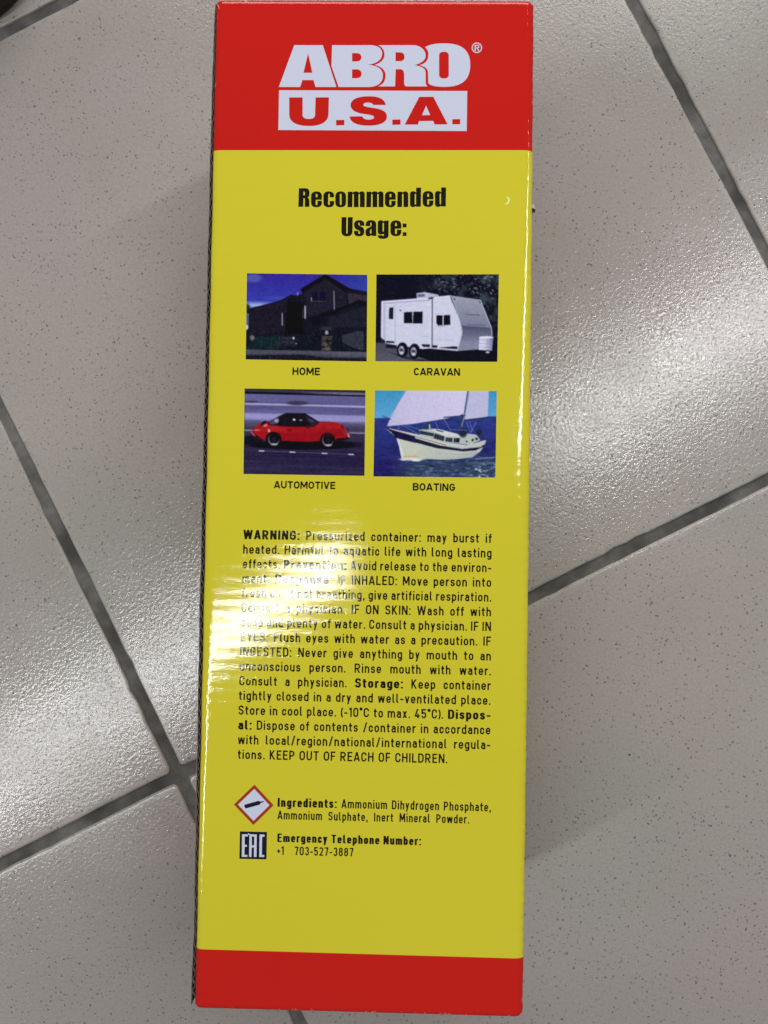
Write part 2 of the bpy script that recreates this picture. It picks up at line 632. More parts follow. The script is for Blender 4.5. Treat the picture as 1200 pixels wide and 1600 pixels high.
def quad(x0, y0, x1, y1):
    return 'M%g,%g L%g,%g L%g,%g L%g,%g Z' % (x0, y0, x1, y0, x1, y1, x0, y1)


ART = {
 'LOGO': ['M -29.60,128.60 L -25.00,141.95 L -16.02,141.98 L -11.52,128.68 L -18.06,128.65 L -18.76,130.86 L -22.23,130.85 L -22.90,128.63 Z M -20.59,139.36 L -21.93,133.16 L -19.14,133.17 Z', 'M -13.09,141.99 L -1.37,142.03 C 1.19,142.04 2.63,141.03 2.65,139.45 C 2.68,137.43 1.28,136.36 -1.55,135.77 C 1.29,135.55 2.96,134.41 2.99,132.39 C 3.03,130.09 1.40,128.73 -1.72,128.72 L -10.81,128.68 L -13.20,135.35 Z M -6.78,139.47 L -5.45,139.48 C -4.45,139.48 -3.87,138.99 -3.86,138.18 C -3.85,137.26 -4.41,136.83 -5.40,136.82 L -6.74,136.82 Z M -6.70,134.31 L -5.36,134.32 C -4.37,134.32 -3.73,133.81 -3.72,132.94 C -3.70,131.93 -4.32,131.50 -5.46,131.49 L -6.65,131.49 Z', 'M 1.32,142.04 L 12.53,142.08 C 14.52,141.94 16.23,140.65 16.26,138.78 C 16.28,137.34 15.16,136.47 12.85,135.71 C 15.18,135.32 16.32,134.75 16.34,133.31 L 16.39,129.86 L 16.91,129.00 L 10.45,128.97 C 9.89,128.97 9.68,129.55 9.67,130.12 L 9.63,132.71 C 9.61,134.15 8.96,134.43 8.10,134.43 L 6.97,134.42 L 6.83,128.96 L 1.52,128.93 C 3.07,129.52 3.85,130.67 3.82,132.40 C 3.80,133.84 2.70,135.27 0.31,135.75 C 2.12,136.28 3.41,137.43 3.38,139.02 C 3.36,140.46 2.60,141.47 1.32,142.04 Z M 6.83,139.75 L 8.31,139.76 C 9.30,139.76 9.65,139.04 9.66,138.38 C 9.68,137.46 9.20,136.97 8.21,136.96 L 6.88,136.96 Z', 'M 16.00,141.42 C 17.63,142.38 19.32,142.67 22.16,142.68 C 27.53,142.70 30.16,140.55 30.22,135.95 C 30.28,131.07 27.71,128.91 22.34,128.88 C 19.80,128.87 17.67,129.15 17.18,130.15 L 17.07,133.60 C 16.88,134.75 15.74,135.47 14.32,135.69 C 16.30,136.19 17.13,137.34 17.11,139.07 C 17.09,140.22 16.66,140.94 16.00,141.42 Z M 20.45,138.79 C 20.44,139.65 21.06,140.00 21.96,140.01 C 22.90,140.01 23.47,139.67 23.48,138.80 L 23.56,132.77 C 23.57,131.90 23.01,131.53 22.08,131.52 C 21.18,131.52 20.55,131.89 20.54,132.75 Z'],
 'REG': ['M 33.86,141.31 C 33.87,140.39 33.14,139.64 32.24,139.64 C 31.33,139.64 30.59,140.38 30.58,141.30 C 30.57,142.22 31.29,142.97 32.20,142.98 C 33.10,142.98 33.84,142.23 33.86,141.31 Z M 33.52,141.31 C 33.53,140.58 32.95,139.99 32.23,139.98 C 31.52,139.98 30.93,140.57 30.92,141.30 C 30.91,142.03 31.48,142.63 32.20,142.63 C 32.92,142.63 33.51,142.04 33.52,141.31 Z', 'M 31.50,142.23 L 32.35,142.23 C 32.86,142.23 32.97,141.94 32.98,141.68 C 32.98,141.42 32.84,141.22 32.59,141.16 L 33.05,140.33 L 32.65,140.33 L 32.25,141.11 L 31.88,141.10 L 31.89,140.33 L 31.52,140.33 Z M 31.87,141.94 L 31.88,141.39 L 32.30,141.39 C 32.53,141.39 32.61,141.51 32.61,141.65 C 32.61,141.83 32.52,141.94 32.29,141.94 Z'],
 'USA': ['M -26.26,125.31 L -22.07,125.33 L -21.97,119.92 C -21.96,118.92 -21.29,118.49 -20.01,118.50 C -18.73,118.50 -18.03,118.94 -18.05,119.94 L -17.97,125.35 L -13.82,125.37 L -13.85,120.25 C -13.80,117.67 -16.00,116.30 -19.97,116.28 C -23.96,116.26 -26.12,117.60 -26.16,119.90 Z', 'M -11.43,118.20 L -8.87,118.27 L -8.84,116.60 L -11.40,116.53 Z', 'M 0.13,123.05 C 0.07,123.48 -0.65,123.82 -1.64,123.82 C -2.49,123.82 -3.00,123.53 -2.99,123.09 C -2.98,122.61 -2.33,122.47 -0.48,122.19 C 2.93,121.77 4.41,121.06 4.44,119.34 C 4.47,117.48 2.16,116.52 -1.24,116.50 C -4.93,116.48 -6.93,117.42 -7.24,119.34 L -3.27,119.44 C -3.12,118.87 -2.40,118.39 -1.27,118.39 C -0.28,118.40 0.43,118.66 0.42,119.12 C 0.41,119.69 -0.44,119.89 -2.72,120.17 C -5.56,120.58 -6.94,121.44 -6.96,123.02 C -7.00,124.89 -4.51,125.76 -1.39,125.78 C 2.01,125.79 3.59,124.94 4.04,123.07 Z', 'M 6.15,118.43 L 8.70,118.50 L 8.72,116.87 L 6.17,116.80 Z', 'M 10.05,116.90 L 14.45,125.65 L 18.83,125.73 L 23.39,117.06 L 19.38,116.98 L 18.88,118.10 L 14.50,118.02 L 14.15,116.93 Z M 16.61,122.93 L 15.38,119.88 L 17.95,119.93 Z', 'M 24.86,118.64 L 27.29,118.71 L 27.31,117.11 L 24.89,117.04 Z'],
 'HEAD1': ['M -22.70,96.57 L -20.86,96.58 C -19.77,96.59 -19.37,96.15 -19.36,95.17 C -19.34,94.18 -19.50,93.81 -20.04,93.67 C -19.46,93.53 -19.36,93.09 -19.35,92.32 L -19.32,90.75 L -20.75,90.74 L -20.79,93.19 C -20.80,93.36 -20.91,93.45 -21.23,93.45 L -21.23,90.74 L -22.77,90.72 Z M -21.27,95.59 C -20.88,95.59 -20.79,95.38 -20.79,95.05 L -20.78,94.72 C -20.77,94.46 -20.92,94.32 -21.25,94.32 Z', 'M -15.43,92.68 L -15.42,92.13 C -15.40,91.04 -16.09,90.64 -17.11,90.64 C -18.15,90.63 -18.81,91.13 -18.82,92.11 L -18.86,94.08 C -18.88,95.06 -18.24,95.61 -17.19,95.62 C -16.11,95.63 -15.47,95.09 -15.45,94.10 L -15.44,93.01 L -17.36,92.99 L -17.38,91.57 C -17.38,91.42 -17.25,91.29 -17.07,91.29 C -16.86,91.29 -16.80,91.47 -16.80,91.64 L -16.82,92.67 Z M -17.38,93.80 L -17.39,94.42 C -17.39,94.70 -17.31,94.85 -17.14,94.85 C -16.92,94.86 -16.85,94.70 -16.85,94.42 L -16.84,93.81 Z', 'M -11.64,93.80 L -13.00,93.79 L -13.01,94.60 C -13.02,94.82 -13.13,94.93 -13.26,94.93 C -13.41,94.92 -13.49,94.82 -13.49,94.60 L -13.48,91.67 C -13.48,91.45 -13.37,91.34 -13.22,91.34 C -13.02,91.34 -12.96,91.50 -12.96,91.71 L -12.98,92.63 L -11.62,92.64 L -11.60,91.94 C -11.59,91.11 -12.19,90.67 -13.21,90.66 C -14.35,90.66 -14.95,91.15 -14.96,92.14 L -15.00,94.10 C -15.02,95.09 -14.44,95.64 -13.29,95.65 C -12.21,95.66 -11.66,95.11 -11.64,94.24 Z', 'M -7.92,94.16 L -7.88,92.19 C -7.87,91.21 -8.44,90.70 -9.52,90.69 C -10.56,90.68 -11.22,91.18 -11.24,92.16 L -11.27,94.13 C -11.29,95.11 -10.65,95.67 -9.61,95.67 C -8.53,95.68 -7.93,95.14 -7.92,94.16 Z M -9.85,94.58 C -9.85,94.84 -9.77,94.95 -9.60,94.95 C -9.42,94.95 -9.34,94.84 -9.33,94.58 L -9.28,91.79 C -9.28,91.52 -9.36,91.39 -9.54,91.39 C -9.71,91.39 -9.80,91.52 -9.80,91.78 Z', 'M -7.40,95.58 L -5.93,95.63 L -5.92,95.26 C -5.67,95.55 -5.34,95.70 -4.91,95.71 C -4.26,95.71 -4.04,95.56 -3.93,95.28 C -3.61,95.56 -3.29,95.72 -2.96,95.72 C -2.36,95.72 -2.09,95.40 -2.08,94.74 L -2.02,90.77 L -3.53,90.76 L -3.59,94.51 C -3.60,94.84 -3.71,94.95 -3.82,94.95 C -3.92,94.95 -3.99,94.84 -4.03,94.62 L -3.96,90.75 L -5.43,90.74 L -5.50,94.61 C -5.50,94.83 -5.61,94.94 -5.70,94.94 C -5.83,94.94 -5.91,94.83 -5.91,94.61 L -5.91,90.74 L -7.40,90.73 Z', 'M -1.56,95.62 L -0.09,95.68 L -0.08,95.30 C 0.18,95.59 0.50,95.74 0.93,95.75 C 1.58,95.75 1.80,95.60 1.91,95.32 C 2.23,95.60 2.55,95.76 2.88,95.76 C 3.48,95.77 3.75,95.44 3.76,94.78 L 3.82,90.81 L 2.31,90.80 L 2.25,94.56 C 2.24,94.88 2.13,94.99 2.02,94.99 C 1.92,94.99 1.85,94.88 1.81,94.66 L 1.87,90.80 L 0.40,90.79 L 0.34,94.65 C 0.34,94.87 0.23,94.98 0.14,94.98 C 0.01,94.98 -0.07,94.87 -0.07,94.65 L -0.07,90.78 L -1.56,90.77 Z', 'M 7.60,92.85 L 7.61,92.30 C 7.62,91.21 6.94,90.81 5.92,90.81 C 4.89,90.80 4.23,91.30 4.22,92.28 L 4.19,94.24 C 4.17,95.22 4.81,95.78 5.85,95.78 C 6.93,95.79 7.56,95.25 7.58,94.27 L 7.59,93.18 L 5.67,93.16 L 5.65,91.74 C 5.65,91.59 5.78,91.46 5.96,91.46 C 6.17,91.46 6.24,91.64 6.23,91.81 L 6.22,92.84 Z M 5.66,93.97 L 5.65,94.58 C 5.65,94.86 5.73,95.02 5.90,95.02 C 6.12,95.02 6.19,94.87 6.19,94.58 L 6.20,93.97 Z', 'M 8.10,95.69 L 9.56,95.74 L 9.57,95.37 C 9.82,95.66 10.15,95.81 10.51,95.82 C 11.18,95.82 11.45,95.49 11.46,94.77 L 11.51,90.91 L 10.05,90.90 L 9.99,94.72 C 9.99,94.98 9.90,95.07 9.79,95.07 C 9.64,95.07 9.58,94.94 9.58,94.67 L 9.59,90.90 L 8.13,90.89 Z', 'M 13.91,97.02 L 15.44,97.03 L 15.44,91.05 L 13.93,91.04 L 13.93,91.26 C 13.67,90.99 13.35,90.91 12.98,90.90 C 12.33,90.90 12.05,91.24 12.04,92.12 L 12.00,94.63 C 11.99,95.50 12.26,95.87 12.95,95.88 C 13.34,95.88 13.64,95.75 13.93,95.49 Z M 13.49,94.75 C 13.48,95.01 13.57,95.09 13.68,95.10 C 13.83,95.10 13.89,94.97 13.90,94.75 L 13.93,92.13 C 13.94,91.80 13.83,91.69 13.70,91.69 C 13.57,91.69 13.53,91.87 13.52,92.13 Z', 'M 19.33,93.04 L 19.34,92.50 C 19.36,91.41 18.67,91.01 17.66,91.00 C 16.62,91.00 15.97,91.49 15.96,92.47 L 15.93,94.44 C 15.91,95.42 16.55,95.97 17.59,95.97 C 18.67,95.98 19.30,95.44 19.31,94.46 L 19.33,93.37 L 17.41,93.36 L 17.39,91.94 C 17.39,91.79 17.52,91.66 17.69,91.66 C 17.91,91.66 17.97,91.83 17.97,92.01 L 17.95,93.03 Z M 17.40,94.16 L 17.39,94.77 C 17.39,95.06 17.47,95.21 17.64,95.21 C 17.86,95.21 17.93,95.06 17.93,94.78 L 17.94,94.17 Z', 'M 21.67,97.14 L 23.20,97.15 L 23.19,91.17 L 21.69,91.16 L 21.68,91.38 C 21.43,91.12 21.11,91.03 20.74,91.03 C 20.09,91.02 19.81,91.37 19.80,92.24 L 19.76,94.75 C 19.75,95.62 20.03,95.99 20.72,96.00 C 21.10,96.00 21.41,95.87 21.69,95.61 Z M 21.25,94.87 C 21.25,95.13 21.33,95.22 21.44,95.22 C 21.59,95.22 21.66,95.09 21.66,94.87 L 21.69,92.25 C 21.70,91.93 21.59,91.82 21.46,91.82 C 21.33,91.81 21.29,91.99 21.28,92.25 Z'],
 'HEAD2': ['M -9.21,87.56 L -7.70,87.57 L -7.66,82.80 C -7.66,82.51 -7.57,82.38 -7.44,82.39 C -7.29,82.39 -7.22,82.52 -7.23,82.80 L -7.26,87.58 L -5.71,87.59 L -5.72,83.14 C -5.75,82.05 -6.34,81.57 -7.42,81.56 C -8.50,81.55 -9.16,82.02 -9.18,83.11 Z', 'M -2.07,84.91 L -3.48,84.90 L -3.49,85.45 C -3.49,85.77 -3.56,85.88 -3.71,85.88 C -3.86,85.88 -3.95,85.77 -3.94,85.51 C -3.94,85.12 -3.65,84.90 -3.11,84.69 C -2.28,84.37 -2.06,83.93 -2.04,83.06 C -2.03,82.08 -2.58,81.60 -3.64,81.59 C -4.68,81.58 -5.22,81.95 -5.24,82.93 L -5.25,83.30 L -3.91,83.31 L -3.90,82.76 C -3.89,82.46 -3.78,82.33 -3.61,82.33 C -3.44,82.33 -3.37,82.46 -3.38,82.72 C -3.39,83.20 -3.63,83.33 -4.28,83.63 C -5.00,83.97 -5.26,84.34 -5.28,85.22 C -5.30,86.20 -4.70,86.64 -3.68,86.65 C -2.60,86.65 -2.10,86.22 -2.08,85.35 Z', 'M -0.19,84.82 L -1.64,84.81 L -1.65,85.24 C -1.66,86.23 -1.09,86.67 -0.01,86.67 C 1.18,86.68 1.62,86.25 1.64,85.16 L 1.73,81.74 L 0.22,81.73 L 0.22,82.10 C -0.04,81.77 -0.36,81.61 -0.79,81.61 C -1.37,81.61 -1.66,81.97 -1.67,82.85 C -1.69,83.78 -1.37,84.05 -0.62,84.38 C 0.03,84.67 0.17,84.82 0.17,85.26 L 0.16,85.59 C 0.16,85.85 0.07,85.93 -0.06,85.93 C -0.19,85.93 -0.23,85.80 -0.23,85.58 Z M 0.17,83.95 C -0.15,83.66 -0.28,83.51 -0.27,82.97 C -0.27,82.57 -0.18,82.42 -0.00,82.42 C 0.15,82.42 0.19,82.58 0.18,82.80 Z', 'M 5.50,86.61 L 5.53,82.14 C 5.54,81.27 5.05,80.87 3.86,80.87 C 2.79,80.86 2.18,81.13 2.16,81.94 L 3.59,81.95 C 3.59,81.80 3.68,81.73 3.85,81.74 C 4.02,81.74 4.11,81.87 4.10,82.09 L 4.10,82.46 C 3.84,82.28 3.52,82.21 3.15,82.21 C 2.44,82.20 2.15,82.55 2.14,83.31 L 2.11,85.60 C 2.09,86.36 2.37,86.69 3.02,86.70 C 3.45,86.70 3.78,86.55 4.10,86.23 L 4.10,86.55 Z M 3.62,85.61 C 3.61,85.83 3.70,85.92 3.83,85.92 C 3.96,85.92 4.02,85.81 4.03,85.62 L 4.06,83.44 C 4.07,83.22 4.00,83.11 3.87,83.11 C 3.74,83.11 3.65,83.22 3.65,83.43 Z', 'M 9.47,83.76 L 9.48,83.22 C 9.50,82.13 8.81,81.73 7.80,81.72 C 6.76,81.72 6.11,82.21 6.09,83.19 L 6.06,85.15 C 6.05,86.13 6.69,86.68 7.72,86.69 C 8.80,86.70 9.44,86.16 9.45,85.18 L 9.47,84.09 L 7.55,84.07 L 7.53,82.66 C 7.53,82.51 7.66,82.38 7.83,82.38 C 8.05,82.38 8.11,82.55 8.11,82.73 L 8.09,83.75 Z M 7.54,84.88 L 7.53,85.49 C 7.52,85.77 7.61,85.93 7.78,85.93 C 7.99,85.93 8.06,85.78 8.07,85.49 L 8.08,84.88 Z', 'M 9.88,85.71 L 11.06,85.71 L 11.08,84.49 L 9.89,84.49 Z', 'M 9.92,82.96 L 11.10,82.97 L 11.12,81.80 L 9.93,81.79 Z'],
 'EAC': ['M -36.49,-103.53 L -34.72,-103.49 L -34.71,-104.17 L -35.68,-104.19 L -35.63,-106.71 L -34.95,-106.70 L -34.93,-107.30 L -35.62,-107.32 L -35.64,-109.74 L -34.74,-109.72 L -34.73,-110.35 L -36.46,-110.40 Z', 'M -34.22,-103.48 L -31.98,-103.50 L -31.92,-110.29 L -32.71,-110.31 L -32.73,-107.43 L -33.45,-107.45 L -33.47,-110.33 L -34.23,-110.34 Z M -33.48,-104.14 L -33.43,-106.84 L -32.71,-106.82 L -32.73,-104.12 Z', 'M -31.12,-103.48 L -29.60,-103.45 L -29.59,-104.12 L -30.31,-104.14 L -30.28,-109.65 L -29.56,-109.63 L -29.54,-110.27 L -31.09,-110.31 Z', 'M -35.01,-103.75 L -34.58,-103.20 L -34.15,-103.37 L -34.21,-103.66 L -34.57,-103.67 Z'],
 'CYL': ['M -35.91,-94.54 L -31.82,-93.31 C -31.39,-93.19 -31.17,-93.55 -30.81,-93.47 L -30.02,-93.27 L -30.05,-93.63 L -30.87,-93.90 C -31.08,-94.04 -31.08,-94.33 -31.44,-94.48 L -35.31,-95.63 C -35.82,-95.72 -36.08,-94.97 -35.91,-94.54 Z'],
}


# --- a drawn alphabet: every letter is a set of pen strokes of even weight -----------------
def arc(cx, cy, rx, ry, a0, a1, n=None):
    n = n or max(4, int(abs(a1 - a0) / 12))
    return [(cx + rx * math.cos(math.radians(a0 + (a1 - a0) * i / n)), cy + ry * math.sin(math.radians(a0 + (a1 - a0) * i / n))) for i in range(n + 1)]


def glyph(ch, w, k):
    """strokes of a letter with cap height 1, pen width w, width factor k -> (strokes, width, ylo, yhi)"""
    h = w / 2; X = 0.73; t = 1 - h; b = h; xt = X - h
    def W(u): return u * k
    lo, hi = -0.01, 1.01
    def frame(u):
        wd = W(u); return wd, h, wd - h, (wd - 2 * h) / 2, wd / 2
    if ch in 'O0QDCGU':
        wd, l, r, R, cx = frame({'O': .60, '0': .55, 'Q': .6, 'D': .59, 'C': .57, 'G': .59, 'U': .60}[ch])
        ry = min(R * 1.08, .48)
        if k > 1.1: ry = min(0.5 - h, R * 1.05)
        a_ = 32 if (k > 1.1 and ch in 'CG') else 0
        top = arc(cx, t - ry, R, ry, a_, 180); bot = arc(cx, b + ry, R, ry, 180, 360 - (a_ if ch == 'C' else 0))
        if ch in 'O0': return [top + bot + [top[0]], ], wd, lo, hi
        if ch == 'Q': return [top + bot + [top[0]], [(cx, .25), (r + .05, -.02)]], wd, -.05, hi
        if ch == 'D':
            rd = R * 1.25
            return [[(l, 0), (l, 1)], [(l, t)] + arc(r - rd, t - ry, rd, ry, 90, 0)[0:] + arc(r - rd, b + ry, rd, ry, 0, -90) + [(l, b)]], wd, 0, 1
        if ch == 'C': return [top + bot] if k > 1.1 else [[(r, .68)] + top + bot + [(r, .32)]], wd, lo, hi
        if ch == 'G': return [([(r, .70)] if k < 1.1 else []) + top + bot + [(r, .47), ], [(cx - .02, .47 - h + h), (r + h, .47)]], wd, lo, hi
        if ch == 'U': return [[(l, 1)] + bot + [(r, 1)]], wd, lo, 1
    if ch in 'BPR':
        wd, l, r, R, cx = frame({'B': .60, 'P': .57, 'R': .60}[ch])
        mid = {'B': .52, 'P': .43, 'R': .46}[ch]
        ry = (t - mid) / 2; rd = min(ry, R * 1.4)
        rt = r - (0.02 if ch == 'B' else 0)
        s = [[(l, 0), (l, 1)], [(l, t)] + arc(rt - rd, t - ry, rd, ry, 90, -90) + [(l, mid)]]
        if ch == 'B':
            ry2 = (mid - b) / 2; rd2 = min(ry2, R * 1.4)
            s.append([(l, mid)] + arc(r - rd2, b + ry2, rd2, ry2, 90, -90) + [(l, b)])
        if ch == 'R': s.append([(cx - .01, mid), (r + .03, -.06)])
        return s, wd + (.02 if ch == 'R' else 0), 0, 1
    if ch in 'EFLTHIN':
        wd, l, r, R, cx = frame({'E': .52, 'F': .50, 'L': .50, 'T': .56, 'H': .60, 'I': w / k, 'N': .62}[ch])
        v = [(l, 0), (l, 1)]
        if ch == 'E': return [v, [(l, t), (wd, t)], [(l, .52), (wd - .05, .52)], [(l, b), (wd, b)]], wd, 0, 1
        if ch == 'F': return [v, [(l, t), (wd, t)], [(l, .50), (wd - .05, .50)]], wd, 0, 1
        if ch == 'L': return [v, [(l, b), (wd, b)]], wd, 0, 1
        if ch == 'T': return [[(cx, 0), (cx, 1)], [(0, t), (wd, t)]], wd, 0, 1
        if ch == 'H': return [v, [(r, 0), (r, 1)], [(l, .52), (r, .52)]], wd, 0, 1
        if ch == 'I': return [v], w, 0, 1
        if ch == 'N': return [v, [(r, 0), (r, 1)], [(l - .02, 1.06), (r + .02, -.06)]], wd, 0, 1
    if ch == 'Y':
        wd = W(.58); return [[(wd / 2, 0), (wd / 2, .45)], [(h - .02, 1.08), (wd / 2, .40)], [(wd - h + .02, 1.08), (wd / 2, .40)]], wd, 0, 1
    if ch in 'AVMWKX':
        wd, l, r, R, cx = frame({'A': .64, 'V': .62, 'M': .74, 'W': .94, 'K': .60, 'X': .6}[ch])
        e = .08
        if ch == 'A': return [[(l - .02 * k - e * .3, -e), (cx, 1 + e * .2)], [(r + .02 * k + e * .3, -e), (cx, 1 + e * .2)], [(wd * .2, .27), (wd * .8, .27)]], wd, 0, 1
        if ch == 'V': return [[(l - e * .3, 1 + e), (cx, -e * .2)], [(r + e * .3, 1 + e), (cx, -e * .2)]], wd, 0, 1
        if ch == 'M': return [[(l, 0), (l, 1)], [(r, 0), (r, 1)], [(l, 1.04), (cx, .22)], [(r, 1.04), (cx, .22)]], wd, 0, 1
        if ch == 'W':
            q = wd / 4
            return [[(l - e * .2, 1 + e), (q + .01, -e * .2)], [(q + .01, -e * .2), (cx, 1.0)], [(cx, 1.0), (3 * q - .01, -e * .2)], [(3 * q - .01, -e * .2), (r + e * .2, 1 + e)]], wd, 0, 1
        if ch == 'K': return [[(l, 0), (l, 1)], [(r, 1.05), (l, .40)], [(l + .12 * k, .55), (r + .03, -.05)]], wd, 0, 1
    if ch == 'S' or ch == 's':
        X_ = 1 if ch == 'S' else X
        wd, l, r, R, cx = frame(.57 if ch == 'S' else .46)
        tt = X_ - h; mid = X_ * .52
        r1 = (tt - mid) / 2; r2 = (mid - b) / 2
        p = arc(cx, tt - r1, R, r1, 12 if ch == 's' else 5, 250) + arc(cx, b + r2, R, r2, 70, -172)
        return [p], wd, lo, hi
    if ch in 'ceo':
        wd, l, r, R, cx = frame({'c': .46, 'e': .50, 'o': .50}[ch])
        ry = min(R * 1.15, xt / 2)
        top = arc(cx, xt - ry, R, ry, 0, 180); bot = arc(cx, b + ry, R, ry, 180, 360)
        if ch == 'o': return [top + bot + [top[0]]], wd, lo, hi
        if ch == 'c': return [[(r, xt - ry - .02)] + top + bot + [(r, b + ry + .02)]], wd, lo, hi
        return [[(l, .36), (r, .36)], [(r, .36 - h)] + top + bot[:-2]], wd, lo, hi
    if ch in 'nmhrui':
        if ch == 'i': return [[(h, 0), (h, X)], [(h, 1 - .14), (h, 1.0)]], w, 0, 1
        wd, l, r, R, cx = frame({'n': .50, 'm': .80, 'h': .50, 'r': .34, 'u': .50}[ch])
        if ch == 'r':
            rr_ = r - l + .04
            return [[(l, 0), (l, X)], arc(l + rr_, xt - rr_ * 1.1, rr_, rr_ * 1.1, 178, 92) + [(wd, xt)]], wd, 0, X + .005
        if ch == 'u':
            ry = R * 1.15
            return [[(l, X)] + arc(cx, b + ry, R, ry, 180, 360) + [(r, b + ry)], [(r, 0), (r, X)]], wd, lo, X
        if ch == 'm':
            R2 = (r - l) / 4; ry = R2 * 1.15
            return [[(l, 0), (l, X)], arc(l + R2, xt - ry, R2, ry, 180, 0) + [(l + 2 * R2, 0)], arc(l + 3 * R2, xt - ry, R2, ry, 180, 0) + [(r, 0)]], wd, 0, X + .01
        ry = R * 1.15
        return [[(l, 0), (l, 1 if ch == 'h' else X)], arc(cx, xt - ry, R, ry, 180, 0) + [(r, 0)]], wd, 0, 1.0
    if ch == 'a':
        wd, l, r, R, cx = frame(.48)
        ry = R * 1.05; y2 = .43; rr_ = (y2 - b) / 2
        return [arc(cx, xt - ry, R, ry, 155, 0) + [(r, 0)], [(r, y2), (l + rr_, y2)] + arc(l + rr_ * .95, b + rr_, rr_ * .95, rr_, 90, 270) + [(cx, b)] + arc(cx, b + ry, R, ry, 270, 360)], wd, lo, X + .01
    if ch in 'bdpqg':
        wd, l, r, R, cx = frame(.50)
        ry = R * 1.15
        ring = arc(cx, xt - ry, R, ry, 0, 180) + arc(cx, b + ry, R, ry, 180, 360)
        ring.append(ring[0])
        sx = l if ch in 'bp' else r
        if ch in 'bd': return [ring, [(sx, 0), (sx, 1)]], wd, lo, 1
        if ch in 'pq': return [ring, [(sx, -.24), (sx, X)]], wd, -.24, X + .01
        return [ring, [(r, X), (r, -.24 + h + R)] + arc(cx, -.24 + h + R * .8, R, R * .8, 0, -150)], wd, -.26, X + .01
    if ch == 'l':
        return [[(h, 1), (h, b + .12)] + arc(h + .13, b + .12, .13, .12, 180, 265)], w + .10, lo, 1
    if ch == 't':
        c = w * .5 + .07 * k
        return [[(c, .93), (c, b + .13)] + arc(c + .13, b + .13, .13, .13, 180, 268), [(0, xt), (c + .2 * k, xt)]], c + .2 * k, lo, 1
    if ch == 'f':
        c = w * .5 + .07 * k
        return [[(c, 0), (c, t - .14)] + arc(c + .13, t - .14, .13, .14, 180, 92), [(0, xt), (c + .19 * k, xt)]], c + .17 * k, 0, 1
    if ch in 'vwyxzk':
        wd, l, r, R, cx = frame({'v': .48, 'w': .74, 'y': .48, 'x': .48, 'z': .44, 'k': .48}[ch])
        e = .06
        if ch == 'v': return [[(l - e * .25, X + e), (cx, -e * .3)], [(r + e * .25, X + e), (cx, -e * .3)]], wd, 0, X
        if ch == 'y': return [[(l - e * .25, X + e), (cx, .0)], [(r + e * .25, X + e), (cx - .12 * k, -.30)]], wd, -.24, X
        if ch == 'w':
            q = wd / 4
            return [[(l - e * .2, X + e), (q, -.02)], [(q, -.02), (cx, X)], [(cx, X), (3 * q, -.02)], [(3 * q, -.02), (r + e * .2, X + e)]], wd, 0, X
        if ch == 'x': return [[(l - e * .3, X + e), (r + e * .3, -e)], [(r + e * .3, X + e), (l - e * .3, -e)]], wd, 0, X
        if ch == 'z': return [[(0, xt), (wd, xt)], [(0, b), (wd, b)], [(r, xt), (l, b)]], wd, 0, X
        if ch == 'k': return [[(l, 0), (l, 1)], [(r, X + .05), (l, .28)], [(l + .1 * k, .40), (r + .03, -.05)]], wd, 0, 1
    if ch == '1': return [[(.22 * k, 0), (.22 * k, 1)], [(.22 * k, t + .02), (0.0, .78)]], .22 * k + h, 0, 1
    if ch == '2':
        wd, l, r, R, cx = frame(.54)
        return [arc(cx, t - R, R, R, 170, -15) + [(r - .05, .55), (l + .03, b)], [(0, b), (wd, b)]], wd, 0, 1.01
    if ch == '3':
        wd, l, r, R, cx = frame(.54); r1 = (t - .53) / 2; r2 = (.53 - b) / 2
        return [arc(cx, t - r1, R * .95, r1, 160, -90), arc(cx, b + r2, R, r2, 90, -165)], wd, lo, hi
    if ch == '4': return [[(.36 * k, 0), (.36 * k, .50)], [(.34 * k, 1.04), (h, .26)], [(0, .24), (.56 * k, .24)]], .56 * k, 0, 1
    if ch == '5':
        wd, l, r, R, cx = frame(.54)
        return [[(wd - .03, t), (l, t)], [(l + .01, 1), (l + .01, .47)], arc(cx, .34, R, .34 - b, 150, -165), ], wd, lo, 1
    if ch == '7': return [[(0, t), (.52 * k, t)], [(.52 * k - h, t), (.20 * k, -.05)]], .52 * k, 0, 1
    if ch == '8':
        wd, l, r, R, cx = frame(.56); r1 = (t - .53) / 2; r2 = (.53 - b) / 2
        p1 = arc(cx, t - r1, R * .93, r1, -90, 270); p2 = arc(cx, b + r2, R, r2, 90, 450)
        return [p1, p2], wd, lo, hi
    if ch == '.': return [[(h, 0), (h, w * 1.05)]], w, 0, 1
    if ch == ',': return [[(h + .02, w * 1.05), (h + .02, 0), (h - .03, -.13)]], w + .02, -.13, 1
    if ch == ':': return [[(h, 0), (h, w * 1.05)], [(h, X - w * 1.1), (h, X)]], w, 0, 1
    if ch == '-': return [[(0, .40), (.36 * k, .40)]], .36 * k, 0, 1
    if ch == '/': return [[(h, -.06), (.38 * k, 1.06)]], .38 * k + h, -.03, 1.03
    if ch == '+': return [[(0, .42), (.42 * k, .42)], [(.21 * k, .21), (.21 * k, .63)]], .42 * k, 0, 1
    if ch == '(': return [arc(.38 * k, .45, .38 * k - h, .62, 125, 235)], .22 * k, -.15, 1.1
    if ch == ')': return [arc(h - .22 * k, .45, .38 * k - h, .62, 55, -55)], .20 * k, -.15, 1.1
    if ch == '\u00b0': return [arc(.13, .87, .095, .095, 0, 360, 16)], .26, 0, 1.1
    raise KeyError(ch)


GCACHE = {}
BOLD = 0.085


